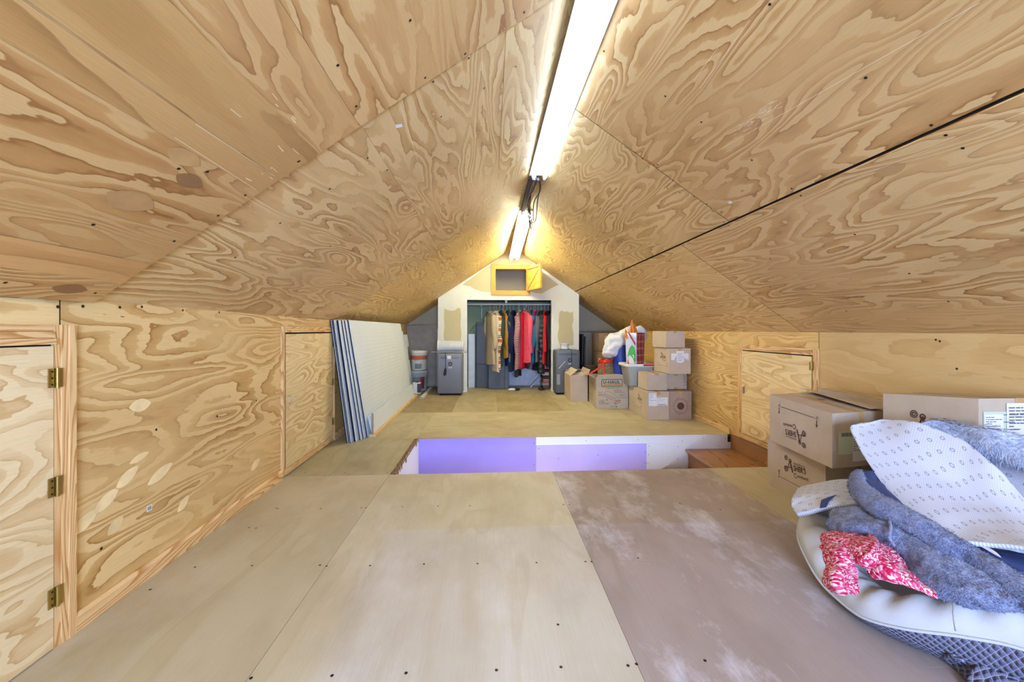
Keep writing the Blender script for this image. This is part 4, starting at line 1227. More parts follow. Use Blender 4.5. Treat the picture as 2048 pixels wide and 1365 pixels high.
# ------------------------------------------------------------------ buckets, cans and channels in the left niche
MT['pail'] = flat('white_pail', rgb(214, 212, 204), .4, 0, .03)
MT['pail_grey'] = flat('grey_pail', rgb(170, 176, 178), .4, 0, .05)
MT['brick_red'] = flat('brick_red_label', rgb(176, 84, 60), .6)
MT['maroon'] = flat('maroon_label', rgb(128, 36, 48), .6)
MT['grey_label'] = flat('grey_label', rgb(110, 122, 124), .6)
def bucket(label, c, R, h, mat, bands):
    t = thing('bucket', label, 'bucket', c, 'stacked pails in the left niche')
    g = G(); g.lathe([(0, .001), (R * .86, .001), (R * .88, .006), (R * .97, h - .05), (R * .99, h - .048), (R * 1.0, h - .03), (R * .985, h - .02), (R * .985, h - .004)], n=28)
    g.build('pail_body', MT[mat], t)
    g = G(); g.lathe([(R * 1.03, h - .030), (R * 1.04, h - .004), (R * 1.0, h + .004), (R * .92, h + .002), (R * .90, h - .006), (0, h - .006)], n=28)
    for zz_ in (h - .055, h - .07): g.lathe([(R * .975, zz_ - .004), (R * 1.015, zz_), (R * .975, zz_ + .004)], n=28)
    g.build('lid', MT[mat], t)
    for (z0, z1, m_, a0, a1) in bands:
        g = G(); rows = []
        for z in (z0, z1):
            rr = R * (.88 + .09 * z / (h - .05)) + .0015
            rows.append([Vector((rr * math.cos(math.radians(a)), rr * math.sin(math.radians(a)), z)) for a in [a0 + (a1 - a0) * k / 16 for k in range(17)]])
        g.grid(rows); g.build('pail_label', MT[m_], t)
    g = G(); g.tube([Vector((R * 1.03 * math.cos(math.radians(a)), R * 1.03 * math.sin(math.radians(a)), h - .06 - .10 * math.sin(math.radians((a - 180))))) for a in range(180, 361, 15)], .0025, 6)
    g.build('bail_handle', MT['steel'], t)
    return t
bc = (-1.272, 7.16)
bucket('lower grey-white pail with a maroon and grey label, in the left niche', (bc[0], bc[1], 0), .158, .355, 'pail_grey', [(.04, .25, 'grey_label', 235, 285), (.04, .25, 'maroon', 287, 320), (.02, .26, 'pail', 200, 233)])
bucket('upper white pail with a brick red band, standing on the lower pail', (bc[0], bc[1], .362), .152, .345, 'pail', [(.19, .26, 'brick_red', 190, 350), (.03, .12, 'grey_label', 250, 300)])
t = thing('paint_can', 'small box-shaped can with a dark label on the floor before the pails', 'can', (-1.236, 6.78, 0))
g = G(); g.box(-.065, .065, -.05, .05, .001, .19); g.build('can_body', MT['paper'], t, bevel=.006)
g = G(); g.box(.012, .0665, -.0515, .02, .02, .17); g.build('can_label', flat('dark_can_label', rgb(70, 58, 72), .6), t)
g = G(); g.lathe([(.03, 0), (.03, .012), (.0, .012)], c=(0, 0, .19), n=14); g.build('can_cap', MT['maroon'], t)
# door-like panels and a white corner trim on the back of the niche
g = G(); g.box(-1.55, -.985, 7.585, 7.612, .004, 1.115)
g.build('grey_panel', flat('beige_panel', rgb(164, 156, 140), .6), label='tall beige-grey panel standing against the back of the left niche', cat='panel', bevel=.002)
t = thing('frame_panel', 'narrow panel with white edge strips leaning by the left air conditioner', 'panel', (-.94, 7.52, 0))
g = G(); g.box(-.04, .05, -.012, .012, 0, 1.10); g.build('panel_board', MT['grey_dry'], t)
for x in (-.055, .05):
    g = G(); g.box(x, x + .015, -.02, .014, 0, 1.11); g.build('edge_strip', MT['white_paint'], t)
def channel(label, A, B, w=.024):
    A, B = Vector(A), Vector(B); d = (B - A).normalized(); n = d.cross(Vector((0, 0, 1))).normalized() * w / 2
    g = G(); c_ = (A + B) / 2
    for o0, o1, z0, z1 in ((-1, 1, .001, .004), (-1, -.8, .004, w), (.8, 1, .004, w), (-1, 1, w, w + .003)):
        P = [A + n * o0, B + n * o0, B + n * o1, A + n * o1]
        g.hexa(*[p + Vector((0, 0, z0)) - c_ for p in P], *[p + Vector((0, 0, z1)) - c_ for p in P])
    o = fixn(g.build('metal_channel', MT['white_paint'], label=label, cat='metal channel', group='white channels on the niche floor')); o.location = c_
channel('left of two white channel strips lying on the floor by the pails', (-1.075, 6.22, 0), (-1.10, 7.35, 0))
channel('right of two white channel strips lying on the floor by the pails', (-1.045, 6.22, 0), (-1.07, 7.35, 0))
# hanging rods in both niches
def rod(label, A, B, r, mat='steel', name='hanging_rod', cups=True):
    A, B = Vector(A), Vector(B); t = thing(name, label, 'rod', A)
    g = G(); g.tube([(0, 0, 0), B - A], r, 10); g.build('pole', MT[mat], t)
    if cups:
        d = (B - A).normalized()
        for p in (Vector((0, 0, 0)), B - A - d * .015):
            g = G(); g.tube([p, p + d * .015], r * 1.9, 12); g.build('rod_cup', MT[mat], t)
    return t
rod('dark metal rod across the left niche', (XL(7.45) + .002, 7.45, 1.165), (CX0 - .002, 7.45, 1.18), .012)
rod('thin metal rod across the right niche', (CX1 + .002, 7.3, 1.05), (XR - .06, 7.3, 1.048), .012)

# ------------------------------------------------------------------ portable air conditioners
MT['ac'] = flat('grey_ac_plastic', rgb(116, 122, 138), .42, 0, .02)
MT['ac_dark'] = flat('dark_ac_plastic', rgb(92, 100, 112), .42, 0, .02)
def rounded_box(g, x0, x1, y0, y1, z0, z1, r, seg=5):
    """vertical edges rounded, top edge softened"""
    def ring(ins, z):
        P = []
        for cx, cy, a0 in ((x1 - r, y0 + r, -90), (x1 - r, y1 - r, 0), (x0 + r, y1 - r, 90), (x0 + r, y0 + r, 180)):
            for k in range(seg + 1):
                a = math.radians(a0 + 90 * k / seg); P.append(Vector((cx + (r - ins) * math.cos(a), cy + (r - ins) * math.sin(a), z)))
        return P
    rows = [ring(.004, z0), ring(0, z0 + .006), ring(0, z1 - r)]
    for k in range(1, 5):
        a = math.pi / 2 * k / 4; rows.append(ring(r * .8 * (1 - math.cos(a)), z1 - r + r * math.sin(a)))
    g.grid(rows, closed_u=True); g.cap(rows[0], flip=True); g.cap(rows[-1], smooth=False)
def air_con(label, x0, x1, y0, y1, h, mat, cable_x, hose):
    c = Vector(((x0 + x1) / 2, (y0 + y1) / 2, 0)); t = thing('portable_air_conditioner', label, 'air conditioner', c, 'portable air conditioners by the closet')
    hx, hy = (x1 - x0) / 2, (y1 - y0) / 2
    g = G(); rounded_box(g, -hx, hx, -hy, hy, .035, h, .035); g.build('cabinet', MT[mat], t)
    g = G(); rounded_box(g, -hx + .02, hx - .02, -hy + .02, hy - .02, .018, .036, .02); g.build('plinth', MT['black'], t)
    for sx in (-1, 1):
        for sy in (-1, 1):
            g = G(); g.tube([(sx * (hx - .05) - .01, sy * (hy - .05), .018), (sx * (hx - .05) + .01, sy * (hy - .05), .018)], .018, 12); g.build('caster', MT['black'], t)
    g = G(); g.tube([(cable_x * .3, -hy - .004, h - .17), (cable_x * .3, -hy + .01, h - .17)], .034, 24)
    dial = g.build('control_dial', MT['black'], t)
    g = G(); g.tube([(cable_x * .3, -hy - .007, h - .17), (cable_x * .3, -hy - .003, h - .17)], .014, 16); g.build('dial_knob', MT['ac'], dial)
    g = G(); 
    for k in range(5): g.box(cable_x * .3 - .03 + k * .013, cable_x * .3 - .021 + k * .013, -hy - .0015, -hy + .002, h - .238, h - .226)
    g.build('badge', MT['paper'], t)
    g = G()
    for k in range(7):
        g.box(-hx + .05, hx - .05, -hy - .001, -hy + .003, h - .055 + k * .004 - .03, h - .0535 + k * .004 - .03)
    g.build('louvre', MT['black'], t)
    return t, hx, hy
t, hx, hy = air_con('grey portable air conditioner left of the closet, a rolled white hose on top', -.862, -.452, 6.53, 6.85, .69, 'ac', .02, True)
g = G(); g.tube([(-.075, .05, .692), (-.072, -hy + .01, .694), (-.070, -hy - .008, .68), (-.068, -hy - .008, .56), (-.07, -hy - .009, .44)], .0045, 8); g.build('power_cord', MT['black'], t)
g = G(); g.tube([(-.07, -hy - .018, .45), (-.075, -hy - .020, .40), (-.082, -hy - .020, .35), (-.086, -hy - .018, .33)], [.012, .022, .024, .012], 12); g.build('plug', MT['black'], t)
g = G(); g.box(-.045, .02, -hy - .003, -hy + .002, .60, .655); g.build('paper_tag', MT['paper'], t, label='small white tag')
# rolled hose and its window bar on top
MT['hose'] = flat('white_hose', rgb(206, 210, 214), .3, 0, .03)
hz_ = .698 + .103
t2 = thing('rolled_hose', 'rolled white exhaust hose lying on the left air conditioner', 'hose', (-.655, 6.68, hz_))
g = G()
pts = []; rs = []
for k in range(61):
    x = -.20 + .40 * k / 60; pts.append((x, 0, 0)); rs.append(.097 + .004 * math.sin(k * 2.1))
g.tube(pts, rs, 28); g.build('hose_body', MT['hose'], t2)
for x in (-.205, .205):
    g = G(); g.tube([(x - .008, 0, 0), (x + .008, 0, 0)], .101, 28); g.build('hose_collar', MT['white_paint'], t2)
g = G(); g.tube([(-.30, -.115, -.085), (.26, -.115, -.085)], .010, 10)
for x in (-.30, .26): g.tube([(x - .012, -.115, -.085), (x + .012, -.115, -.085)], .016, 10)
g.build('window_bar', MT['steel'], label='thin rod lying before the rolled hose on the left air conditioner', cat='rod').location = (-.655, 6.68, hz_ - .004)
t, hx, hy = air_con('dark grey portable air conditioner right of the closet', 1.09, 1.50, 6.50, 6.84, .745, 'ac_dark', .10, False)
g = G(); g.tube([(.05, .03, .748), (.055, -hy + .01, .749), (.058, -hy - .007, .73), (.060, -hy - .007, .60), (.062, -hy - .007, .47)], .0045, 8); g.build('power_cord', MT['black'], t)
g = G(); g.face([(-.16, -hy - .002, .44), (-.15, -hy - .002, .435), (-.04, -hy - .002, .56), (-.05, -hy - .002, .56)]); fixn(g.build('scuff', MT['hose'], t))
g = G(); g.box(-hx + .02, -hx + .07, -hy - .002, -hy + .002, .17, .34); g.build('clear_label', MT['foam_grey'], t)
t3 = thing('hose_coupling', 'round white hose coupling standing on the right air conditioner', 'hose coupling', (1.27, 6.68, .747))
g = G(); g.lathe([(.05, .0), (.085, .012), (.062, .028), (.066, .04), (.064, .07), (.082, .092), (.086, .10), (.070, .10), (.058, .07), (.0, .065)], n=28); g.build('coupling_body', MT['white_paint'], t3)

# ------------------------------------------------------------------ closet interior
# long rod with centre bracket and hooks
cr = thing('closet_rod', 'long pale closet rod carrying the hanging clothes', 'rod', (CX0 + .092, 7.2, 1.545))
g = G(); g.tube([(0, 0, 0), (CX1 - CX0 - .184, 0, 0)], .016, 12); g.build('pole', MT['white_paint'], cr)
for x in (.30, .64, 1.04, 1.46):
    g = G(); g.box(x - .006, x + .006, -.012, .40, -.045, -.03); g.box(x - .006, x + .006, .36, .417, -.25, -.03); g.tube([(x, -.03, -.03), (x, 0, -.035), (x, .012, -.018)], .010, 8)
    fixn(g.build('rod_bracket', MT['white_paint'], cr))
g = G(); g.box(-.035, .035, -.03, .03, -.02, 0); g.box(-.018, .018, -.02, .02, -.065, -.02)
g.build('ceiling_fixture', MT['white_paint'], label='small pale lamp holder under the closet lid', cat='lamp holder', bevel=.003).location = (.285, 6.995, 1.6195)

def cloth(name, c1, pattern=None, c2=None, c3=None, s=20, rough=.9):
    t = NT(name); uv = t.uv(); o = t.obj()
    base = t.ramp(t.noise(o, 25, 3), [(.3, tuple(x * .86 for x in c1[:3]) + (1,)), (.7, c1)])
    if pattern:
        sep = t.n('ShaderNodeSeparateXYZ'); t.l(o, sep.inputs[0])
        if pattern == 'bands':
            fr = t.math('FRACT', t.math('MULTIPLY', sep.outputs[2], s))
            base = t.mix(t.ramp(fr, [(0, (0, 0, 0)), (.42, (0, 0, 0)), (.44, (1, 1, 1)), (.72, (1, 1, 1)), (.74, (0, 0, 0)), (1, (0, 0, 0))], 'LINEAR'), base, c2)
            base = t.mix(t.ramp(fr, [(0, (1, 1, 1)), (.07, (1, 1, 1)), (.08, (0, 0, 0)), (.84, (0, 0, 0)), (.86, (1, 1, 1)), (.92, (1, 1, 1)), (.93, (0, 0, 0))]), base, c3)
        if pattern == 'chevron':
            zig = t.math('PINGPONG', t.math('MULTIPLY', t.math('ADD', sep.outputs[0], sep.outputs[1]), 1.0), .018)
            fr = t.math('FRACT', t.math('MULTIPLY', t.math('ADD', sep.outputs[2], zig), s))
            base = t.mix(t.ramp(fr, [(.48, (0, 0, 0)), (.52, (1, 1, 1))]), base, c2)
        if pattern == 'plaid':
            a = t.math('FRACT', t.math('MULTIPLY', sep.outputs[2], s)); b = t.math('FRACT', t.math('MULTIPLY', t.math('ADD', sep.outputs[0], sep.outputs[1]), s))
            base = t.mix(t.ramp(a, [(.5, (0, 0, 0)), (.55, (.7, .7, .7))]), base, c2); base = t.mix(t.ramp(b, [(.5, (0, 0, 0)), (.55, (.6, .6, .6))]), base, c3 or c2)
        if pattern == 'puffer':
            fr = t.math('FRACT', t.math('MULTIPLY', sep.outputs[2], s))
            t.bump(t.math('PINGPONG', fr, .5), 1.0, .06)
            base = t.mix(t.ramp(fr, [(0, (1, 1, 1)), (.08, (0, 0, 0)), (.94, (0, 0, 0)), (1, (1, 1, 1))]), base, tuple(x * .5 for x in c1[:3]) + (1,))
    return t.done(base, rough, 0, False, .2)

def garment(label, x, mat, hem, rz=12, w=.21, th=.045, sleeve=.56, smat=None, flare=1.15, ysh=0, puff=1.0, cat='jacket', sl_out=.03, name=None, collar=True, no_sleeves=False, seed=0, zsh=1.40):
    """a garment on a hanger: width runs front to back, seen nearly edge-on"""
    rr = random.Random(seed + 5)
    t = thing(name or cat.replace(' ', '_'), label, cat, (x, 7.2 + ysh, 1.545), 'clothes hanging in the closet', math.radians(90 + rz))
    dz = zsh - 1.545
    th *= .72
    # body
    L = zsh - hem; g = G(); rows = []
    NR_, NC = 22, 28
    for i in range(NR_ + 1):
        k = i / NR_; z = dz - L * k
        if k < .14: ww = .055 + (w - .055) * math.sin(k / .14 * math.pi / 2) ** .7; z = dz - .0 - .11 * (k / .14) ** 1.6 * 1.0; 
        else:
            kk = (k - .14) / .86; z = dz - .11 - (L - .11) * kk; ww = w * (1 - .08 * math.sin(kk * math.pi) + (flare - 1) * kk * kk)
        tt = th * (.55 + .45 * min(1, k / .2)) * (1 + .35 * k) * puff
        row = []
        for j in range(NC):
            a = 2 * math.pi * j / NC
            fold = 1 + .16 * k * math.sin(5 * a + seed) + .08 * k * math.sin(9 * a + 2 * seed)
            xx = ww * math.copysign(abs(math.cos(a)) ** .8, math.cos(a)) * (1 + .03 * math.sin(8 * z * 3 + seed))
            yy = tt * math.copysign(abs(math.sin(a)) ** .8, math.sin(a)) * fold
            row.append(Vector((xx, yy, z + .012 * k * math.sin(3 * a + seed))))
        rows.append(row)
    g.grid(rows, closed_u=True, flip=True); g.cap(rows[0], smooth=True); g.cap(rows[-1], flip=True)
    g.build('garment_body', mat, t)
    if collar:
        g = G(); g.tube([(.058 * math.cos(a), .03 * math.sin(a), dz + .008 + .012 * math.sin(a * 2)) for a in [2 * math.pi * k / 14 for k in range(15)]], .017, 8, caps=False); g.build('collar', smat or mat, t)
    if not no_sleeves:
        for sg in (-1, 1):
            g = G(); P = []; R = []
            for k in range(11):
                q = k / 10
                P.append((sg * (w * .86 + sl_out * math.sin(q * math.pi * .8) + .012 * math.sin(q * 9 + seed)), (.012 * math.sin(q * 6 + seed)) + sg * .0 - .01, dz - .075 - sleeve * q))
                R.append((.046 + .012 * math.sin(q * math.pi)) * (1 - .28 * q) * (puff * .5 + .5) * (1 + .05 * math.sin(q * 17 + seed)))
            g.tube(P, R, 12); g.build('sleeve', smat or mat, t)
    h = thing('hanger', 'pale hanger of the ' + ' '.join(label.split()[:11]).rstrip(','), 'hanger', (x, 7.2 + ysh, 1.545), 'hangers on the closet rod', math.radians(90 + rz))
    g = G(); g.tube([(.0, 0, dz - .01), (0, 0, dz + .06), (.0, 0, -.035), (.022, 0, -.012), (.018, 0, .016), (0, 0, .021), (-.017, 0, .012)], .0032, 6)
    g.tube([(-w * .8, 0, dz - .075), (0, 0, dz - .012), (w * .8, 0, dz - .075)], .004, 6)
    g.build('hanger_wire', MT['white_paint'], h)
    return t
C = {k: cloth('cloth_' + k, v) for k, v in dict(tan=rgb(196, 180, 150), cream=rgb(222, 208, 180), dkgreen=rgb(52, 66, 62), mustard=rgb(160, 122, 48), navy=rgb(34, 42, 92), sage=rgb(88, 112, 86), navy2=rgb(28, 36, 74), char=rgb(52, 56, 66), pink=rgb(232, 92, 116), grey=rgb(104, 110, 126), teal=rgb(28, 110, 152), coral=rgb(244, 80, 88), slate=rgb(92, 94, 106), red=rgb(216, 36, 44), black=rgb(36, 38, 46), crimson=rgb(196, 24, 52), jean=rgb(70, 96, 160)).items()}
C['stripe'] = cloth('cloth_blanket_stripe', rgb(226, 214, 192), 'bands', rgb(186, 100, 56), rgb(62, 54, 60), 5.2)
C['chev'] = cloth('cloth_chevron', rgb(208, 176, 180), 'chevron', rgb(112, 52, 62), None, 34)
C['plaid'] = cloth('cloth_dark_plaid', rgb(36, 38, 62), 'plaid', rgb(96, 44, 60), rgb(24, 26, 40), 22)
C['puff'] = cloth('cloth_puffer', rgb(56, 68, 78), 'puffer', None, None, 11, .55)
C['puff2'] = cloth('cloth_puffer_dark', rgb(40, 50, 58), 'puffer', None, None, 9, .55)
GZ = [
 ('long tan coat at the left end of the rod, hem hanging open', .0, 'tan', .46, 22, .19, .045, .58, {}),
 ('cream coat beside the tan coat, its hem lowest on the left', .075, 'cream', .33, 22, .20, .04, .60, {}),
 ('cream and rust striped blanket jacket', .115, 'stripe', .37, 16, .21, .035, .60, {}),
 ('dark green jacket between the striped jacket and the mustard jacket', .175, 'dkgreen', .42, 8, .20, .035, .58, {}),
 ('mustard brown corduroy jacket', .245, 'mustard', .58, 16, .20, .045, .60, {}),
 ('navy shirt right of the mustard jacket', .305, 'navy', .44, 8, .20, .032, .62, {}),
 ('sage green shirt left of the big navy coat', .365, 'sage', .50, -4, .20, .034, .62, {}),
 ('dark navy coat left of the chevron robe', .425, 'navy2', .34, -18, .22, .045, .66, {}),
 ('charcoal skirt hanging low behind the chevron robe', .515, 'char', .24, -14, .18, .045, .5, dict(no_sleeves=True, collar=False, cat='skirt')),
 ('pink and maroon chevron patterned robe', .535, 'chev', .37, -22, .19, .05, .66, dict(ysh=-.03)),
 ('bright crimson dress below the coral pink jacket', .615, 'crimson', .39, -20, .17, .04, .5, dict(no_sleeves=True, cat='dress')),
 ('coral pink jacket, the brightest on the rod', .635, 'pink', .50, 18, .21, .05, .66, dict(ysh=-.05)),
 ('grey knit top right of the coral pink jacket', .705, 'grey', .38, 8, .19, .030, .6, {}),
 ('dark plaid shirt left of the teal shirt', .745, 'plaid', .48, 6, .19, .030, .62, {}),
 ('teal blue shirt right of the dark plaid shirt', .795, 'teal', .50, -10, .20, .034, .64, {}),
 ('thin coral vest between the teal shirt and the grey jacket', .825, 'coral', .75, -12, .15, .020, .4, dict(no_sleeves=True, cat='vest', zsh=1.42)),
 ('slate grey jacket right of the teal shirt', .880, 'slate', .50, -16, .21, .04, .62, {}),
 ('dark quilted puffer jacket left of the red jacket', .945, 'puff', .30, -12, .20, .06, .60, {}),
 ('bright red jacket near the right end of the rod', 1.005, 'red', .46, -16, .19, .036, .64, {}),
 ('black green jacket at the right end of the rod', 1.065, 'black', .40, -6, .19, .045, .60, {}),
]
for i, (lab, x, m_, hem, rz, w_, th_, sl_, kw) in enumerate(GZ):
    garment(lab, x, C[m_], hem, rz=rz, w=w_, th=th_, sleeve=sl_, seed=i, **kw)
# dark quilted jacket bundle hanging low
garment('folded dark puffer coat hanging below the grey jacket', .93, C['puff2'], .34, rz=70, w=.15, th=.055, no_sleeves=True, collar=False, zsh=.66, seed=33, cat='coat', ysh=.05)
# folded striped blankets

cols = [rgb(36, 30, 40), rgb(206, 196, 190), rgb(150, 44, 60), rgb(60, 84, 66), rgb(216, 206, 200), rgb(40, 34, 60), rgb(190, 70, 70)]
for k in range(7):
    mt = cloth('cloth_fold_%d' % k, cols[k], 'bands', cols[(k + 2) % 7], cols[(k + 4) % 7], 38)
    g = G(); rr = random.Random(k); dx = rr.uniform(-.01, .01)
    for q in range(3):
        rounded_box(g, .955 + dx, 1.071, 7.12, 7.42, .002 + k * .062 + q * .0205, .0215 + k * .062 + q * .0205, .009)
    g.build('folded_blanket', mt, label='%s folded patterned blanket in the pile at the right foot of the closet' % ('lowest', 'second lowest', 'third from bottom', 'middle', 'third from top', 'second highest', 'topmost')[k], cat='blanket', group='folded blankets in the closet')
# wardrobe boxes / dark folded panels, mirror-like board, white sheet
MT['dark_panel'] = flat('dark_slate_panel', rgb(66, 74, 92), .55, 0, .03)
MT['slate_panel'] = flat('slate_panel', rgb(80, 88, 102), .55, 0, .03)
t = thing('folded_mattress', 'tall dark grey panel bundle tied with black straps, left inside the closet', 'panel', (-.155, 7.40, 0))
g = G(); g.box(-.10, .145, -.05, .05, .0, 1.22); g.build('panel_slab', MT['dark_panel'], t, bevel=.012)
for z in (1.16, .43):
    g = G(); g.box(-.103, .148, -.053, .053, z, z + .022); g.build('strap', MT['black'], t)
g = G(); g.tube([(-.10, -.055, 1.17), (-.16, -.07, 1.12), (-.22, -.06, 1.03)], .004, 6); g.tube([(.02, -.056, 1.17), (.05, -.07, 1.23), (.04, -.07, 1.27)], .004, 6); g.build('loose_tie', MT['black'], t)
g = G(); g.box(-.15, .155, -.04, .04, 0, .80); g.build('grey_panel', MT['slate_panel'], label='broad dark grey panel standing right of the tied bundle', cat='panel', bevel=.012).location = (.12, 7.22, 0)
g = G(); g.box(-.06, .07, -.03, .03, 0, .78); g.build('grey_panel', flat('mid_grey_panel', rgb(104, 112, 124), .5), label='narrower mid grey panel at the right edge of the dark panels', cat='panel', bevel=.01).location = (.285, 7.30, 0)
g = G(); g.box(-.06, .06, -.01, .01, 0, 1.0, Matrix.Rotation(.02, 4, 'X'))
g.build('pale_board', flat('pale_blue_board', rgb(206, 214, 228), .3), label='narrow pale glossy board standing at the left inside of the closet', cat='board', bevel=.002).location = (-.345, 7.45, 0)
g = G(); g.box(-.05, .0, -.008, .008, 0, 1.0)
g.build('glass_pane', flat('greenish_glass', rgb(120, 146, 138), .15), label='greenish pane between the closet jamb and the pale board', cat='pane').location = (-.42, 7.40, 0)
t = NT('crumpled_film'); o_ = t.obj()
n_ = t.noise(o_, 9, 5, .7, 1.2); t.bump(n_, .7, .03)
MT['film'] = t.done(t.ramp(n_, [(.3, rgb(190, 202, 232)), (.7, rgb(232, 238, 250))]), .3, 0, False, .5)
g = G(); rows = [[Vector((.30 + .72 * j / 24, 7.585 + .012 * noise.noise(Vector((j * .4, i * .4, 0))), .001 + .80 * i / 24)) for j in range(25)] for i in range(25)]
g.grid(rows); g.build('plastic_sheet', MT['film'], label='crumpled bluish white plastic sheet on the back of the closet', cat='plastic sheet', solid=.004)
g = G(); g.tube([(.75, 7.30, .012), (.98, 7.50, .22)], .012, 10); g.build('white_pipe', MT['white_paint'], label='short white pipe leaning at the back of the closet', cat='pipe')
# odds and ends on the closet floor
rr = random.Random(4)
for k, (x, y, lab, col) in enumerate(((.385, 6.98, 'small white crumpled scrap left on the closet threshold', 'paper'), (.47, 7.0, 'small dark shoe-like scrap beside the white scrap on the closet floor', 'black'), (.92, 7.02, 'dark slipper on the closet floor by the folded blankets', 'black'))):
    g = G(); rows = []
    for i in range(7):
        q = i / 6; rows.append([Vector(((.012 + .035 * math.sin(q * math.pi)) * math.cos(a) * 1.5 * (1 + .3 * noise.noise(Vector((a, q * 3, k)))), (.01 + .02 * math.sin(q * math.pi)) * math.sin(a) * (1 + .3 * noise.noise(Vector((q * 3, a, k)))), .001 + .04 * q * (1 + .2 * math.sin(3 * a)))) for a in [2 * math.pi * j / 14 for j in range(14)]])
    g.grid(rows, closed_u=True); g.cap(rows[0], flip=True); g.cap(rows[-1])
    g.build('scrap', MT[col], label=lab, cat='scrap').location = (x, y, 0)

# ------------------------------------------------------------------ cable bundle, and a dark bar in place of the ridge's shadow gap
g = G(); g.axis = 1; g.box(RX - .06, RX - .022, 3.50, 4.48, 2.425, 2.452)
g.build('ridge_shadow', flat('ridge_shadow_dark', rgb(52, 48, 60), .6), kind='structure', label='dark rail along the ridge between the lights')
t = thing('cable_bundle', 'loose black cables looped between the two strip lights', 'cable', (RX + .0, 3.55, 2.40))
def cable(pts, r=.005):
    g = G(); P = [Vector(p) for p in pts]; Q = []
    for i in range(len(P) - 1):
        p0, p1, p2, p3 = P[max(i - 1, 0)], P[i], P[i + 1], P[min(i + 2, len(P) - 1)]
        for k in range(6):
            u = k / 6; Q.append(.5 * ((2 * p1) + (-p0 + p2) * u + (2 * p0 - 5 * p1 + 4 * p2 - p3) * u * u + (-p0 + 3 * p1 - 3 * p2 + p3) * u ** 3))
    Q.append(P[-1]); g.tube(Q, r, 8); return g.build('cable', MT['black'], t)
cable([(0, -.10, .0), (-.01, .05, -.03), (-.02, .3, -.01), (-.02, .6, -.02), (-.03, .9, .01)], .007)
cable([(.03, -.08, .0), (.05, .1, -.02), (.06, .35, -.05), (.075, .62, -.15), (.05, .80, -.13), (.02, .70, -.03), (.02, .9, .0)], .005)
cable([(.03, -.08, .0), (.055, .1, -.03), (.03, .4, -.04), (.05, .68, -.16), (.01, .78, -.12), (-.005, .6, -.02)], .005)
cable([(-.01, .3, .0), (.0, .55, -.06), (.02, .75, -.17), (.055, .86, -.17), (.055, .92, -.06), (.02, .95, .0)], .0045)
cable([(-.02, .5, .0), (.01, .66, -.10), (.04, .80, -.20), (.06, .90, -.14), (.03, 1.0, -.0)], .0045)
g = G(); g.box(-.02, .03, -.03, .10, .02, .045); g.build('junction_plate', MT['steel'], t)
g = G(); g.box(-.004, .02, .1, .75, .01, .03); g.build('wood_strap', MT['pine'], t)
# ------------------------------------------------------------------ plastic bin, gift bag, bags and basket
def clear_plastic(name, col, alpha_mix=.5):
    t = NT(name); t.b.inputs['Transmission Weight'].default_value = alpha_mix
    return t.done(col, .22, 0, False, .5)
MT['bin'] = clear_plastic('milky_bin_plastic', rgb(216, 222, 220), .35)
BC = Vector((1.975, 5.225, .336))
t = thing('storage_bin', 'milky plastic storage bin with a red handle, on top of the labelled box', 'storage bin', BC)
def ring(hx, hy, z, r=.03, cx=0, cy=0):
    P = []
    for sx, sy, a0 in ((1, -1, -90), (1, 1, 0), (-1, 1, 90), (-1, -1, 180)):
        for k in range(5):
            a = math.radians(a0 + 90 * k / 4); P.append(Vector((cx + sx * (hx - r) + r * math.cos(a), cy + sy * (hy - r) + r * math.sin(a), z)))
    return P
g = G()
rows = [ring(.13, .12, .002), ring(.14, .135, .008), ring(.175, .160, .262), ring(.178, .163, .266)]
g.grid(rows, closed_u=True); g.cap(rows[0], flip=True)
inner = [ring(.136, .131, .011), ring(.171, .156, .262), ring(.178, .163, .2661)]
g.grid(inner, closed_u=True, flip=True); g.cap(inner[0])
g.build('bin_body', MT['bin'], t)
g = G()
rows = [ring(.179, .164, .262), ring(.198, .178, .258), ring(.200, .180, .270), ring(.197, .178, .292), ring(.178, .163, .296), ring(.176, .161, .285)]
g.grid(rows, closed_u=True); g.build('bin_rim', MT['white_paint'], t, label='white rolled rim')
g = G(); g.box(.02, .16, -.192, -.178, .270, .292); g.build('handle', flat('red_handle', rgb(200, 26, 44), .4), t, label='red handle', bevel=.004)
# folded cloth inside the bin, pinkish
g = G(); rounded_box(g, .02, .15, -.12, .0, .012, .235, .03); g.build('folded_cloth', flat('pink_cloth', rgb(206, 150, 176), .9), label='pinkish folded cloth inside the storage bin', cat='cloth').location = BC
# gift bag
Lp, Mp_, Rp, Fp = Vector((1.835, 5.27, 0)), Vector((1.932, 5.115, 0)), Vector((2.085, 5.225, 0)), Vector((1.99, 5.36, 0))
gb = thing('gift_bag', 'gift bag with a snowy picture on one side and red plaid on the other', 'gift bag', (1.96, 5.24, .36))
o3 = Vector((1.96, 5.24, .36))
def bagside(name, p, q, mat, ts=1.0):
    g = G(); rows = []; N = 10
    nn = (q - p).cross(Vector((0, 0, 1))).normalized()
    cc = (Lp + Rp) / 2
    if nn.dot((p + q) / 2 - cc) < 0: nn = -nn
    for i in range(N + 1):
        v = i / N; row = []
        for j in range(N + 1):
            u = j / N; k = .86 + .14 * v
            x = cc.lerp(p.lerp(q, u), k); z = .36 + .68 * v
            x = x + nn * (.012 * math.sin(u * math.pi) * math.sin(v * 6)); row.append(Vector((x.x, x.y, z)) - o3)
        rows.append(row)
    uvs = [[(j / N * (q - p).length, i / N * .68) for j in range(N + 1)] for i in range(N + 1)]
    g.grid(rows, uvs); return g.build(name, mat, gb, solid=.002)
t = NT('red_plaid_paper'); uv = t.uv(); sp = t.n('ShaderNodeSeparateXYZ'); t.l(uv, sp.inputs[0])
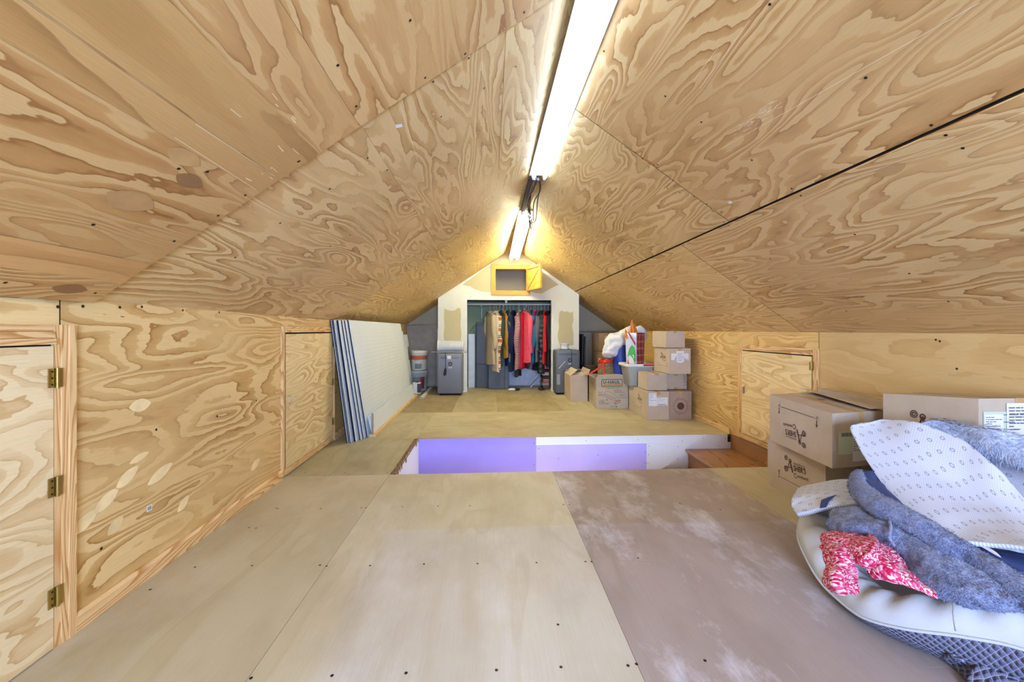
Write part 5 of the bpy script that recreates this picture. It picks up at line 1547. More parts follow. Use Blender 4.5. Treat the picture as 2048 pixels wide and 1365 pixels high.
fx = t.math('FRACT', t.math('MULTIPLY', sp.outputs[0], 14)); fy = t.math('FRACT', t.math('MULTIPLY', sp.outputs[1], 11))
c = t.mix(t.ramp(fx, [(.45, (0, 0, 0)), (.5, (.55, .55, .55)), (.8, (.55, .55, .55)), (.85, (0, 0, 0))]), rgb(176, 24, 60), rgb(36, 66, 60))
c = t.mix(t.ramp(fy, [(.45, (0, 0, 0)), (.5, (.6, .6, .6)), (.8, (.6, .6, .6)), (.85, (0, 0, 0))]), c, rgb(40, 60, 62))
c = t.mix(t.ramp(fx, [(.14, (0, 0, 0)), (.15, (.7, .7, .7)), (.2, (.7, .7, .7)), (.21, (0, 0, 0))]), c, rgb(206, 210, 190))
c = t.mix(t.ramp(fy, [(.14, (0, 0, 0)), (.15, (.7, .7, .7)), (.2, (.7, .7, .7)), (.21, (0, 0, 0))]), c, rgb(206, 210, 190))
MT['red_plaid'] = t.done(c, .4)
MT['bag_white'] = flat('pale_lilac_paper', rgb(208, 214, 240), .4, 0, .04)
bagside('picture_side', Lp, Mp_, MT['bag_white']); bagside('plaid_side', Mp_, Rp, MT['red_plaid'])
bagside('plaid_side', Rp, Fp, MT['red_plaid']); bagside('back_side', Fp, Lp, MT['bag_white'])
# picture: a plain figure in a green cap and red scarf on snow
cc_ = (Lp + Rp) / 2
nn = (Mp_ - Lp).cross(Vector((0, 0, 1))).normalized()
if nn.dot((Lp + Mp_) / 2 - cc_) < 0: nn = -nn
def pic(x, y, l=.0):
    k = .86 + .14 * y; p = cc_.lerp(Lp.lerp(Mp_, x), k); p = Vector((p.x, p.y, .36 + .68 * y))
    return p + nn * (.016 + l + .012 * math.sin(x * math.pi) * math.sin(y * 6)) - o3
g = G()
def blob(pts, lift): g.face([pic(x, y, lift) for x, y in pts])
g.mi = 0; blob(arc(.62, .40, .26, 0, 350, 14), 0)
g.mi = 1; blob([(.20, .52), (.35, .68), (.60, .76), (.85, .72), (.98, .58), (1.0, .46), (.90, .40), (.75, .50), (.45, .56)], .001)
g.mi = 2; blob([(.25, .48), (.40, .40), (.55, .28), (.78, .26), (.84, .16), (.70, .04), (.45, .12), (.25, .30)], .001)
g.mi = 3; blob([(.30, 1.0), (.42, 1.0), (.98, .80), (.98, .74)], .001)
g.build('picture', [MT['paper'], flat('leaf_green_print', rgb(76, 166, 92), .5), flat('red_print', rgb(206, 52, 46), .5), flat('dark_red_ribbon', rgb(150, 36, 60), .5)], gb)
MT['orange_tissue'] = flat('orange_tissue', rgb(236, 132, 36), .4, 0, .2, 40)
g = G(); rr = random.Random(2)
for (cx_, cy_, top, w_, sx_) in ((-.035, .0, .87, .055, -.01), (-.01, .03, .80, .06, .02), (-.10, .02, .745, .03, -.03)):
    tip = Vector((cx_ + sx_, cy_, top)); ringp = []
    for k in range(14):
        a = 2 * math.pi * k / 14; r = w_ * (1.25 if k % 2 else .8) * rr.uniform(.9, 1.1)
        ringp.append(Vector((cx_ + r * math.cos(a), cy_ + r * .7 * math.sin(a), .60)))
    mid_ = [p.lerp(tip, .55) * 1.0 + Vector((rr.uniform(-.004, .004), 0, 0)) for p in ringp]
    for k in range(14):
        j = (k + 1) % 14
        g.face([ringp[k], ringp[j], mid_[j], mid_[k]]); g.face([mid_[k], mid_[j], tip])
g.build('tissue_paper', MT['orange_tissue'], gb, label='orange tissue paper')

# long soft white bag draped behind, blue bag below it
def catmull(P, n=8):
    Q = []
    for i in range(len(P) - 1):
        p0, p1, p2, p3 = P[max(i - 1, 0)], P[i], P[i + 1], P[min(i + 2, len(P) - 1)]
        for k in range(n):
            u = k / n; Q.append(.5 * ((2 * p1) + (-p0 + p2) * u + (2 * p0 - 5 * p1 + 4 * p2 - p3) * u * u + (-p0 + 3 * p1 - 3 * p2 + p3) * u ** 3))
    Q.append(P[-1]); return Q
def soft_tube(g, ctrl, radii, n=40, amp=.12, freq=6, flat_=1.0, seed=0, steps=10, end=True):
    P = catmull([Vector(p) for p in ctrl], steps); R = catmull([Vector((r, 0, 0)) for r in radii], steps); rows = []
    m = len(P)
    for i, p in enumerate(P):
        tn = (P[min(i + 1, m - 1)] - P[max(i - 1, 0)]).normalized()
        sd = tn.cross(Vector((0, 0, 1))).normalized(); up_ = sd.cross(tn).normalized()
        row = []
        for k in range(n):
            a = 2 * math.pi * k / n; d = sd * math.cos(a) + up_ * math.sin(a) * flat_
            q = p + d * R[i].x
            nz = noise.noise(q * freq + Vector((seed, 0, 0))) + .5 * noise.noise(q * freq * 2.3 + Vector((0, seed, 0)))
            row.append(p + d * R[i].x * (1 + amp * nz))
        rows.append(row)
    uvs = [[(i * .02, k * 2 * math.pi * max(R[i].x, .02) / n) for k in range(n + 1)] for i in range(m)]
    g.grid(rows, uvs, closed_u=True, flip=True)
    if end:
        g.cap(rows[0], smooth=True); g.cap(rows[-1], flip=True, smooth=True)
    return rows
MT['white_bag'] = flat('white_soft_bag', rgb(220, 222, 226), .6, 0, .03, 6, .2, 30)
g = G(); soft_tube(g, [(2.20, 5.56, .93), (2.19, 5.54, 1.01), (2.10, 5.54, 1.055), (1.95, 5.58, .985), (1.83, 5.62, .90), (1.75, 5.63, .80), (1.71, 5.63, .72), (1.70, 5.62, .675)], [.03, .06, .075, .11, .125, .12, .085, .04], amp=.5, freq=7, steps=14, n=60)
g.build('white_bag', MT['white_bag'], label='puffy white bag draped from behind the gift bag down to the basket', cat='bag')
g = G(); rows = []
for k in range(14):
    q = k / 13; z = .002 + .86 * q; r = (.13 * (1 - .35 * q))
    rows.append([Vector((1.90 + (r + .01 * math.sin(5 * a + q * 8)) * math.cos(a) - .02 * q, 5.60 + r * .8 * math.sin(a), z)) for a in [2 * math.pi * j / 28 for j in range(28)]])
g.grid(rows, closed_u=True); g.cap(rows[0], flip=True); g.cap(rows[-1], smooth=True)
g.build('blue_bag', flat('royal_blue_bag', rgb(34, 58, 156), .5, 0, .08, 6), label='royal blue bag standing behind the storage bin', cat='bag')
Box('small carton at the bottom of the moving box, under the basket', [(1.60, 5.57), (1.86, 5.57), (1.86, 5.83), (1.60, 5.83)], .02, .345)
t = NT('woven_straw'); o_ = t.obj()
wv = t.n('ShaderNodeTexWave', wave_type='BANDS', bands_direction='Z'); wv.inputs['Scale'].default_value = 28; wv.inputs['Distortion'].default_value = 1.5; wv.inputs['Detail Scale'].default_value = 6
t.l(o_, wv.inputs[0]); vo = t.n('ShaderNodeTexVoronoi'); vo.inputs['Scale'].default_value = 70; t.l(o_, vo.inputs[0])
hh = t.math('MULTIPLY', wv.outputs[1], t.math('SUBTRACT', 1.0, vo.outputs[0]))
t.bump(hh, .8, .01); MT['straw'] = t.done(t.ramp(hh, [(.1, rgb(110, 92, 64)), (.7, rgb(192, 172, 132))]), .8)
bk = thing('basket', 'woven straw basket with a red ribbon round its rim, standing in the moving box', 'basket', (1.725, 5.70, .351))
Mb = Matrix.Rotation(math.radians(-7), 4, 'Y')
g = G(); pr = [(0, .002), (.125, .002), (.138, .02), (.140, .08), (.128, .17), (.108, .255), (.106, .29)]
g.lathe(pr, n=36, M=Mb); g.lathe([(.100, .29), (.100, .24), (0, .24)][::-1], n=36, M=Mb)
g.build('basket_body', MT['straw'], bk)
MT['ribbon'] = flat('red_orange_ribbon', rgb(222, 62, 40), .45, 0, .05)
g = G(); g.lathe([(.1075, .255), (.114, .258), (.113, .294), (.1065, .296)], n=36, M=Mb)
rb = g.build('ribbon', MT['ribbon'], bk)
g = G()
def rstrip(pts, w_):
    P = catmull([Vector(p) for p in pts], 6); L_, R_ = [], []
    for i, p in enumerate(P):
        d = (P[min(i + 1, len(P) - 1)] - P[max(i - 1, 0)]).normalized(); s_ = d.cross(Vector((0, -1, .2))).normalized() * w_ / 2
        L_.append(p - s_); R_.append(p + s_)
    g.grid([L_, R_])
rstrip([(-.085, -.09, .262), (-.14, -.12, .31), (-.16, -.12, .29), (-.14, -.11, .265), (-.09, -.095, .262)], .03)
rstrip([(-.085, -.09, .262), (-.06, -.12, .30), (-.05, -.13, .275), (-.085, -.095, .26)], .025)
rstrip([(-.085, -.092, .262), (-.15, -.14, .20), (-.23, -.16, .15), (-.32, -.17, .10)], .022)
rstrip([(-.085, -.092, .262), (-.11, -.14, .20), (-.10, -.15, .12), (-.13, -.15, .03)], .024)
g.build('bow', MT['ribbon'], rb, solid=.001)
# black frame stands in the right niche
for x, h_, lab in ((1.625, 1.00, 'taller black board leaning in the right niche beside the closet wall'), (1.665, .96, 'shorter black board next to the taller one in the right niche')):
    g = G(); g.box(-.014, .014, -.16, .16, 0, h_, Matrix.Rotation(.03, 4, 'Y')); g.build('black_board', MT['black'], label=lab, cat='board', bevel=.003).location = (x, 7.1, .003)
g = G(); g.box(-.13, .13, -.12, .12, 0, .48); g.build('dark_case', flat('dark_purple_case', rgb(54, 44, 52), .6), label='dark low case on the floor of the right niche behind the moving box', cat='case', bevel=.01).location = (1.72, 6.62, 0)

# ------------------------------------------------------------------ foreground heap: pet bed, rug, blankets, knitwear
def S(u, v, z):
    """photo point at a known height"""
    return onz(u, v, z)
def patch(ctrl, nu=10, nv=10, amp=.0, freq=6, seed=0):
    """Catmull-Rom surface through a grid of points; returns rows and uv in metres"""
    rows = [catmull([Vector(p) for p in r], nu) for r in ctrl]
    cols = list(zip(*rows)); cols = [catmull(list(c), nv) for c in cols]
    rows = [list(r) for r in zip(*cols)]
    R, C_ = len(rows), len(rows[0]); out = []
    for i in range(R):
        row = []
        for j in range(C_):
            p = rows[i][j]
            if amp:
                du = rows[i][min(j + 1, C_ - 1)] - rows[i][max(j - 1, 0)]; dv = rows[min(i + 1, R - 1)][j] - rows[max(i - 1, 0)][j]
                n_ = du.cross(dv)
                if n_.length > 1e-9:
                    n_.normalize(); p = p + n_ * amp * (noise.noise(p * freq + Vector((seed, seed, 0))) + .4 * noise.noise(p * freq * 2.7 + Vector((seed, 0, 3))))
            row.append(p)
        out.append(row)
    # uv by accumulated length
    uvs = []; vlen = 0
    for i in range(R):
        if i: vlen += (out[i][C_ // 2] - out[i - 1][C_ // 2]).length
        ul = 0; r = []
        for j in range(C_):
            if j: ul += (out[i][j] - out[i][j - 1]).length
            r.append((ul, vlen))
        uvs.append(r)
    return out, uvs
def tufts(g, rows, n, length, width, seed=0, lean=(0, 0, 0), spread=.6, up=1):
    rr = random.Random(seed); R, C_ = len(rows), len(rows[0]); lean = Vector(lean)
    for _ in range(n):
        i = rr.randrange(R - 1); j = rr.randrange(C_ - 1); a, b = rr.random(), rr.random()
        p = rows[i][j].lerp(rows[i][j + 1], a).lerp(rows[i + 1][j].lerp(rows[i + 1][j + 1], a), b)
        nn = (rows[i][j + 1] - rows[i][j]).cross(rows[i + 1][j] - rows[i][j])
        if nn.length < 1e-10: continue
        nn = nn.normalized() * up
        d = (nn + lean + Vector((rr.uniform(-1, 1), rr.uniform(-1, 1), rr.uniform(-1, 1))) * spread).normalized()
        if d.dot(nn) < .08: d = (d + nn * .4).normalized()
        s_ = d.orthogonal().normalized() * width; l = length * rr.uniform(.6, 1.2)
        m = p + d * l * .55; tip = p + (d + lean * .5 + Vector((0, 0, -.25))).normalized() * l
        k = rr.uniform(.82, 1.12); g.t = (k, k, k)
        g.face([p - s_, p + s_, m + s_ * .7, m - s_ * .7]); g.face([m - s_ * .7, m + s_ * .7, tip])
    g.t = (1, 1, 1)
def fuzzy(name, lo, hi, tone=True, s=40):
    t = NT(name); o_ = t.obj()
    a = t.noise(o_, s, 4, .7, .6); b = t.noise(o_, 7, 3, .6)
    m = t.math('ADD', t.math('MULTIPLY', a, .6), t.math('MULTIPLY', b, .4))
    t.bump(t.noise(o_, s * 3.5, 3, .7), .8, .01)
    t.b.inputs['Sheen Weight'].default_value = .35; t.b.inputs['Sheen Roughness'].default_value = .5
    return t.done(t.ramp(m, [(.36, lo), (.60, hi)]), .95, 0, tone, .1)
MT['fuzz'] = fuzzy('grey_plush', rgb(104, 114, 152), rgb(166, 176, 210))  # plush and shag greys tinted with the daylight's blue cast
MT['fuzz_dk'] = fuzzy('darker_grey_plush', rgb(92, 102, 138), rgb(146, 156, 192))
MT['shag'] = fuzzy('grey_shag', rgb(152, 166, 198), rgb(214, 222, 242), s=24)
MT['lining'] = flat('navy_lining', rgb(44, 60, 104), .45, 0, .08, 5)
MT['cream'] = flat('cream_bed_fabric', rgb(198, 200, 202), .8, 0, .03, 6, .15, 80)
# quilted grey shell
t = NT('quilted_grey'); uv = t.uv(); sp = t.n('ShaderNodeSeparateXYZ'); t.l(uv, sp.inputs[0])
def dline(a, b, sc, w_):
    v_ = t.math('ADD', t.math('MULTIPLY', sp.outputs[0], a * sc), t.math('MULTIPLY', sp.outputs[1], b * sc))
    f_ = t.math('ABSOLUTE', t.math('SUBTRACT', t.math('FRACT', v_), .5))
    return t.ramp(f_, [(w_, (1, 1, 1)), (w_ + .05, (0, 0, 0))]), f_
l1_, f1 = dline(1, .9, 46, .02); l2_, f2 = dline(-1, .9, 46, .02)
ln = t.math('MAXIMUM', l1_, l2_); t.bump(t.math('MULTIPLY', f1, f2), 1.0, .03)
MT['quilt'] = t.done(t.mix(ln, rgb(96, 98, 122), rgb(160, 164, 192)), .6)
# rug backing: fine grip dots in rows and little rings
t = NT('dotted_backing'); uv = t.uv()
def dots(pitch, r0, r1, soft, ox=0.0, inner=None):
    sc = t.vmap(uv, (1 / pitch, 1 / pitch, 1), (ox, ox, 0))
    fr = t.n('ShaderNodeVectorMath', operation='FRACTION'); t.l(sc, fr.inputs[0])
    su_ = t.n('ShaderNodeVectorMath', operation='SUBTRACT'); t.l(fr.outputs[0], su_.inputs[0]); su_.inputs[1].default_value = (.5, .5, 0)
    sp_ = t.n('ShaderNodeSeparateXYZ'); t.l(su_.outputs[0], sp_.inputs[0])
    le = t.math('SQRT', t.math('ADD', t.math('POWER', sp_.outputs[0], 2), t.math('POWER', sp_.outputs[1], 2)))
    if inner is None: return t.ramp(le, [(r0, (1, 1, 1)), (r0 + soft, (0, 0, 0))])
    return t.ramp(le, [(inner - soft, (0, 0, 0)), (inner, (1, 1, 1)), (r0, (1, 1, 1)), (r0 + soft, (0, 0, 0))])
d1_ = dots(.0085, .16, 0, .08); r1_ = dots(.074, .11, 0, .02, 0, .08); r2_ = dots(.074, .11, 0, .02, .5, .08)
rg = t.math('MAXIMUM', r1_, r2_)
c = t.mix(t.math('MULTIPLY', d1_, .55), rgb(208, 212, 226), rgb(122, 134, 170)); c = t.mix(t.math('MULTIPLY', rg, .8), c, rgb(120, 126, 142))
MT['backing'] = t.done(c, .7)
# chunky knit
def knit(name, lo, mid_, hi):
    t = NT(name); uv = t.uv()
    wp = t.noise(uv, 30, 2)
    v_ = t.vmap(uv, (165, 240, 1)); vo = t.n('ShaderNodeTexVoronoi', feature='F1'); vo.inputs['Scale'].default_value = 1.0; vo.inputs['Randomness'].default_value = .75; t.l(v_, vo.inputs[0])
    t.bump(t.math('SUBTRACT', 1.0, vo.outputs[0]), .55, .008)
    rnd = t.n('ShaderNodeSeparateXYZ'); t.l(vo.outputs['Color'], rnd.inputs[0])
    c = t.ramp(rnd.outputs[0], [(.25, hi), (.45, mid_), (.8, lo)])
    c = t.mix(t.ramp(vo.outputs[0], [(.55, (0, 0, 0)), (.85, (.8, .8, .8))]), c, tuple(x * .5 for x in lo[:3]) + (1,))
    return t.done(c, .9, 0, False, .15)
MT['knit_red'] = knit('red_white_knit', rgb(200, 30, 78), rgb(222, 92, 132), rgb(240, 208, 224))
MT['knit_navy'] = knit('navy_white_knit', rgb(44, 56, 96), rgb(96, 112, 156), rgb(214, 224, 244))

# pet bed -----------------------------------------------------------
bed = thing('pet_bed', 'big cream pet bed with a quilted grey underside, full of blankets on the floor', 'pet bed', (1.95, 1.3, 0))
bo = Vector((1.95, 1.3, 0))
# outline of the seam in plan (left side measured), height of the seam
seam = [(1.72, 2.02, .19), (1.63, 1.95, .19), (1.555, 1.87, .185), (1.475, 1.80, .165), (1.41, 1.73, .13), (1.375, 1.64, .085), (1.350, 1.54, .05), (1.338, 1.44, .042), (1.335, 1.34, .05), (1.375, 1.24, .085), (1.45, 1.13, .14), (1.515, 1.03, .175), (1.60, .84, .19), (1.70, .62, .19),
        (1.86, .46, .18), (2.10, .42, .17), (2.30, .50, .17), (2.40, .70, .17), (2.42, 1.0, .17), (2.43, 1.4, .17), (2.42, 1.8, .17), (2.34, 1.97, .17), (2.15, 2.04, .17), (1.90, 2.06, .18)]
sm_ = catmull([Vector(p) for p in seam] + [Vector(seam[0])], 8)[:-1]
cen_ = Vector((1.90, 1.32, 0)); NS = len(sm_)
def toward(p, k, z):
    """point k metres in from the seam towards the middle"""
    d = Vector((cen_.x - p.x, cen_.y - p.y, 0)); l = d.length; d.normalize(); k = min(k, l * .96)
    return Vector((p.x + d.x * k, p.y + d.y * k, z))
bumpn = lambda p, s: noise.noise(p * s)
low = []
for k, zf in ((.16, 0.0), (.085, 0.0), (.045, .16), (.015, .5), (.0, .85), (.0, 1.0)):
    low.append([toward(p, k, max(.002, p.z * zf)) - bo for p in sm_])
uvl = []
per = [0]
for i in range(NS): per.append(per[-1] + (sm_[(i + 1) % NS] - sm_[i]).length)
for r, q in enumerate((0, .09, .14, .19, .235, .255)): uvl.append([(per[j], q * 1.0) for j in range(NS + 1)])
g = G(); g.grid(low, uvl, closed_u=True); g.cap(low[0], flip=True); g.build('quilted_base', MT['quilt'], bed)
topr = []
for k, dz in ((.0, .0), (-.004, .015), (.0, .045), (.02, .075), (.055, .095), (.10, .095), (.15, .07), (.21, .03), (.30, .0), (.42, -.02), (.60, -.03)):
    row = []
    for i, p in enumerate(sm_):
        sc = 1.0 if p.y < 1.9 else .8
        wr = .010 * math.sin(i * .9) * math.exp(-abs(k - .05) * 14) + .012 * bumpn(Vector((p.x * 5, p.y * 5, k * 7)), 1.0)
        row.append(toward(p, k, p.z + dz * sc + (wr if dz > .02 else 0)) - bo)
    topr.append(row)
g = G(); g.grid(topr, closed_u=True); g.cap(topr[-1], smooth=True); g.build('cream_cushion', MT['cream'], bed, weld=False)
g = G(); g.tube([toward(p, -.004, p.z) - bo for p in sm_] + [toward(sm_[0], -.004, sm_[0].z) - bo], .005, 6, caps=False); g.build('piping', MT['cream'], bed)
g = G(); 
ps = [Vector(q) for q in ((1.80, 1.0, 0), )]
a0 = onz(1948, 1262, .23) - bo
g.tube([onz(1907, 1206, .272) - bo, onz(1906, 1225, .268) - bo, onz(1909, 1252, .245) - bo, onz(1911, 1262, .215) - bo], .0018, 5); g.build('seam_stitching', flat('seam_thread', rgb(150, 152, 160), .8), bed)

# second quilted cover crumpled on the floor in front
MT['quilt_b'] = MT['quilt']
ctrl = [[onz(1878, 1318, .004), onz(1905, 1335, .004), onz(1935, 1365, .004), (1.42, 1.10, .004), (1.46, 1.02, .004)],
        [onz(1888, 1316, .035), onz(1925, 1325, .035), onz(1960, 1345, .04), (1.475, 1.12, .05), (1.50, 1.02, .05)],
        [onz(1905, 1316, .06), onz(1950, 1320, .07), onz(1990, 1330, .075), (1.53, 1.10, .075), (1.54, .98, .07)],
        [onz(1920, 1312, .05), onz(1965, 1318, .05), onz(2010, 1322, .05), (1.57, 1.08, .05), (1.58, .98, .05)]]
rows, uvs = patch(ctrl, 8, 8, .006, 14, 3)
g = G(); g.grid([[p for p in r] for r in rows], uvs); g.build('quilted_cover', MT['quilt_b'], label='crumpled quilted grey cover poking out under the pet bed', cat='cover', solid=.01)

# shag rug -----------------------------------------------------------
rug = thing('shag_rug', 'grey shag rug folded over on the pet bed, its white dotted backing showing', 'rug', (2.0, 1.5, .25))
ro = Vector((2.0, 1.5, .25))
def A3(u, v, d): return at(u, v, d) - ro
def fromrows(R): return [[A3(*p) for p in r] for r in R]
# main flap: rows run from the upper/left border to the lower/right border
flap = fromrows([
    [(1722, 846, 1.93), (1770, 843, 1.92), (1830, 848, 1.80), (1885, 868, 1.72), (1935, 890, 1.64), (1990, 938, 1.53), (2050, 1010, 1.45), (2120, 1060, 1.36)],
    [(1700, 856, 1.94), (1755, 868, 1.88), (1815, 885, 1.76), (1872, 910, 1.67), (1928, 938, 1.59), (1985, 980, 1.49), (2048, 1036, 1.40), (2120, 1085, 1.30)],
    [(1712, 884, 1.88), (1762, 905, 1.79), (1818, 930, 1.70), (1875, 960, 1.61), (1928, 990, 1.53), (1982, 1022, 1.44), (2044, 1062, 1.33), (2120, 1100, 1.24)],
    [(1738, 928, 1.78), (1782, 955, 1.68), (1830, 985, 1.58), (1880, 1012, 1.50), (1930, 1035, 1.43), (1982, 1058, 1.36), (2040, 1080, 1.28), (2110, 1108, 1.20)],
    [(1772, 975, 1.66), (1805, 1002, 1.57), (1845, 1030, 1.48), (1885, 1052, 1.41), (1930, 1068, 1.36), (1980, 1080, 1.30), (2040, 1092, 1.24), (2110, 1112, 1.17)],
    [(1812, 1024, 1.53), (1838, 1046, 1.46), (1864, 1066, 1.39), (1892, 1084, 1.34), (1935, 1090, 1.30), (1985, 1094, 1.265), (2040, 1100, 1.22), (2110, 1118, 1.16)]])
rows, uvs = patch(flap, 9, 9, .006, 5, 1)
g = G(); g.grid(rows, uvs); g.build('backing_flap', MT['backing'], rug, solid=.014, label='white backing with grey rings and dots')
# rolled edge of the fold, going over to the shag side
shag = fromrows([
    [(1826, 849, 1.83), (1880, 848, 1.79), (1940, 855, 1.69), (1995, 864, 1.60), (2050, 884, 1.55), (2140, 900, 1.50)],
    [(1845, 856, 1.82), (1893, 862, 1.76), (1945, 870, 1.68), (1998, 882, 1.59), (2055, 900, 1.53), (2140, 920, 1.46)],
    [(1870, 866, 1.79), (1915, 878, 1.72), (1958, 890, 1.65), (2006, 903, 1.58), (2060, 918, 1.51), (2140, 940, 1.44)],
    [(1900, 884, 1.76), (1940, 898, 1.70), (1970, 912, 1.65), (2016, 924, 1.58), (2065, 936, 1.51), (2140, 960, 1.43)]])
rows, uvs = patch(shag, 8, 10, .008, 9, 4)
SHUP = 1 if (rows[3][4] - rows[3][3]).cross(rows[4][3] - rows[3][3]).z > 0 else -1
g = G(); g.grid(rows, uvs); g.build('shag_side', MT['shag'], rug, solid=.02)
g = G(); tufts(g, rows, 12000, .040, .0013, 3, lean=(.55, -.2, 0), spread=.8, up=SHUP); g.build('pile', MT['shag'], rug, kind='stuff')
right = fromrows([[(1950, 905, 1.73), (2010, 915, 1.635), (2070, 925, 1.55), (2140, 940, 1.47)],
                  [(1975, 950, 1.67), (2030, 958, 1.59), (2080, 965, 1.52), (2140, 980, 1.45)],
                  [(2000, 1010, 1.58), (2050, 1020, 1.50), (2100, 1030, 1.45), (2150, 1040, 1.40)]])
rows, uvs = patch(right, 8, 8, .004, 6, 6)
g = G(); g.grid(rows, uvs); g.build('backing_fold', MT['backing'], rug, solid=.012)
# body of the folded rug filling the heap under the flap
g = G(); rows = []
for i in range(15):
    q = i / 14; row = []
    hw = math.sin(q * math.pi) ** .35
    for k in range(30):
        a = 2 * math.pi * k / 30
        x = 1.80 + .20 * q + (.10 + .12 * q) * math.copysign(abs(math.cos(a)) ** .7, math.cos(a)) * hw; y = 1.20 + .62 * q
        z = .27 + (.03 + .13 * q) * math.copysign(abs(math.sin(a)) ** .7, math.sin(a)) * hw + .05 * q
        p = Vector((x, y, z)); row.append(p + Vector((0, 0, .02)) * noise.noise(p * 7) - ro)
    rows.append(row)
g.grid(rows, closed_u=True, flip=True); g.cap(rows[0]); g.cap(rows[-1], flip=True); g.build('folded_body', MT['shag'], rug)
# lower left lobe with a dark fold
lobe = fromrows([[(1600, 984, 2.03), (1635, 972, 2.02), (1680, 968, 2.00), (1715, 968, 1.97), (1745, 975, 1.92)],
                 [(1588, 1002, 1.87), (1625, 992, 1.86), (1668, 986, 1.84), (1712, 985, 1.81), (1750, 990, 1.77)],
                 [(1586, 1018, 1.82), (1618, 1010, 1.79), (1660, 1004, 1.76), (1712, 1000, 1.74), (1755, 1004, 1.71)],
                 [(1596, 1034, 1.75), (1630, 1028, 1.72), (1672, 1018, 1.69), (1720, 1014, 1.67), (1760, 1018, 1.65)]])
for r in lobe: pass
rows, uvs = patch(lobe, 8, 8, .008, 9, 9)
g = G(); g.grid(rows, uvs); g.build('backing_lobe', MT['backing'], rug, solid=.016)
lob2 = fromrows([[(1602, 983, 2.05), (1640, 970, 2.04), (1690, 966, 2.0), (1720, 968, 1.98)], [(1618, 974, 2.10), (1650, 966, 2.09), (1690, 964, 2.05), (1722, 966, 2.02)], [(1630, 1000, 2.12), (1660, 1000, 2.10), (1695, 1000, 2.06), (1725, 1000, 2.03)]])
g = G(); P = [A3(*q) for q in ((1640, 1003, 1.76), (1652, 998, 1.76), (1672, 992, 1.77), (1655, 1006, 1.74), (1650, 1018, 1.70), (1636, 1020, 1.70))]
n_ = Vector((-.3, -.7, .6)) * .02
g.face([p + n_ for p in P]); g.build('fold_slit', MT['lining'], rug)  # dark patch drawn in the slit of the fold

# plush blankets -----------------------------------------------------
def surf_tube(ctrl, radii, **kw):
    g = G(); rows = soft_tube(g, ctrl, radii, **kw); return g, rows
bl = thing('plush_blanket', 'big grey plush blanket bunched along the pet bed beside the red knit', 'blanket', (1.5, 1.4, .25))
q0 = Vector((1.5, 1.4, .25))
def Z(u, v, z): return onz(u, v, z) - q0
ctrl = [[Z(1664, 1068, .235), Z(1690, 1085, .235), Z(1735, 1098, .235), Z(1785, 1120, .235), Z(1825, 1165, .235), Z(1880, 1200, .235), Z(1960, 1222, .24), Z(2050, 1234, .24), Z(2150, 1240, .24)],
        [Z(1656, 1048, .29), Z(1695, 1062, .31), Z(1745, 1072, .32), Z(1800, 1092, .32), Z(1845, 1130, .31), Z(1900, 1170, .30), Z(1970, 1200, .29), Z(2050, 1218, .28), Z(2150, 1225, .28)],
        [Z(1664, 1026, .31), Z(1700, 1038, .345), Z(1750, 1046, .36), Z(1805, 1060, .365), Z(1855, 1092, .355), Z(1910, 1134, .335), Z(1985, 1175, .32), Z(2055, 1205, .31), Z(2150, 1215, .30)],
        [Z(1682, 1012, .31), Z(1712, 1016, .35), Z(1755, 1024, .365), Z(1805, 1034, .375), Z(1855, 1060, .365), Z(1915, 1100, .345), Z(1990, 1150, .33), Z(2058, 1195, .31), Z(2150, 1205, .30)],
        [Z(1705, 1008, .27), Z(1730, 1008, .30), Z(1765, 1014, .31), Z(1810, 1022, .32), Z(1862, 1046, .32), Z(1925, 1088, .30), Z(1998, 1136, .29), Z(2060, 1185, .27), Z(2150, 1195, .27)]]
rows, uvs = patch(ctrl, 12, 14, .014, 11, 2)
g = G(); g.grid(rows, uvs); g.build('blanket_body', MT['fuzz'], bl, solid=.02)
g = G(); tufts(g, rows, 16000, .0075, .0009, 5, spread=.9); g.build('pile', MT['fuzz'], bl, kind='stuff')
g = G(); g.tube([p + Vector((0, 0, .012)) for p in catmull([Z(1776, 1040, .37), Z(1781, 1060, .36), Z(1779, 1082, .34), Z(1788, 1098, .31)], 6)], .005, 8); g.build('sewn_ridge', MT['fuzz_dk'], bl)
b2_ = thing('plush_blanket', 'darker grey plush blanket with navy lining, between the rug and the bigger blanket', 'blanket', (1.6, 1.5, .3))
q0 = Vector((1.6, 1.5, .3))
edge = [Z(1722, 948, .44), Z(1716, 972, .42), Z(1745, 1005, .40), Z(1795, 1032, .395), Z(1845, 1058, .385), Z(1895, 1092, .36), Z(1945, 1118, .345), Z(1998, 1150, .335), Z(2055, 1190, .32), Z(2140, 1235, .31)]
g = G(); rows = soft_tube(g, edge, [.020, .034, .042, .042, .042, .042, .038, .036, .036, .034], amp=.14, freq=18, n=30, steps=12)
g.build('rolled_edge', MT['fuzz_dk'], b2_)
g = G(); tufts(g, rows, 9000, .0075, .0009, 8, spread=.9, up=-1); g.build('pile', MT['fuzz_dk'], b2_, kind='stuff')
lin = [[Z(1722, 944, .455), Z(1760, 942, .46), Z(1800, 948, .42), Z(1840, 975, .38)],
       [Z(1738, 975, .425), Z(1775, 968, .42), Z(1815, 985, .38), Z(1860, 1010, .35)],
       [Z(1775, 1008, .40), Z(1800, 1010, .395), Z(1835, 1022, .37), Z(1880, 1050, .34)],
       [Z(1850, 1050, .38), Z(1870, 1056, .38), Z(1895, 1072, .355), Z(1940, 1085, .34)],
       [Z(1930, 1098, .355), Z(1960, 1100, .355), Z(2000, 1108, .36), Z(2060, 1112, .37)],
       [Z(2030, 1150, .335), Z(2050, 1150, .34), Z(2090, 1150, .35), Z(2140, 1140, .36)]]
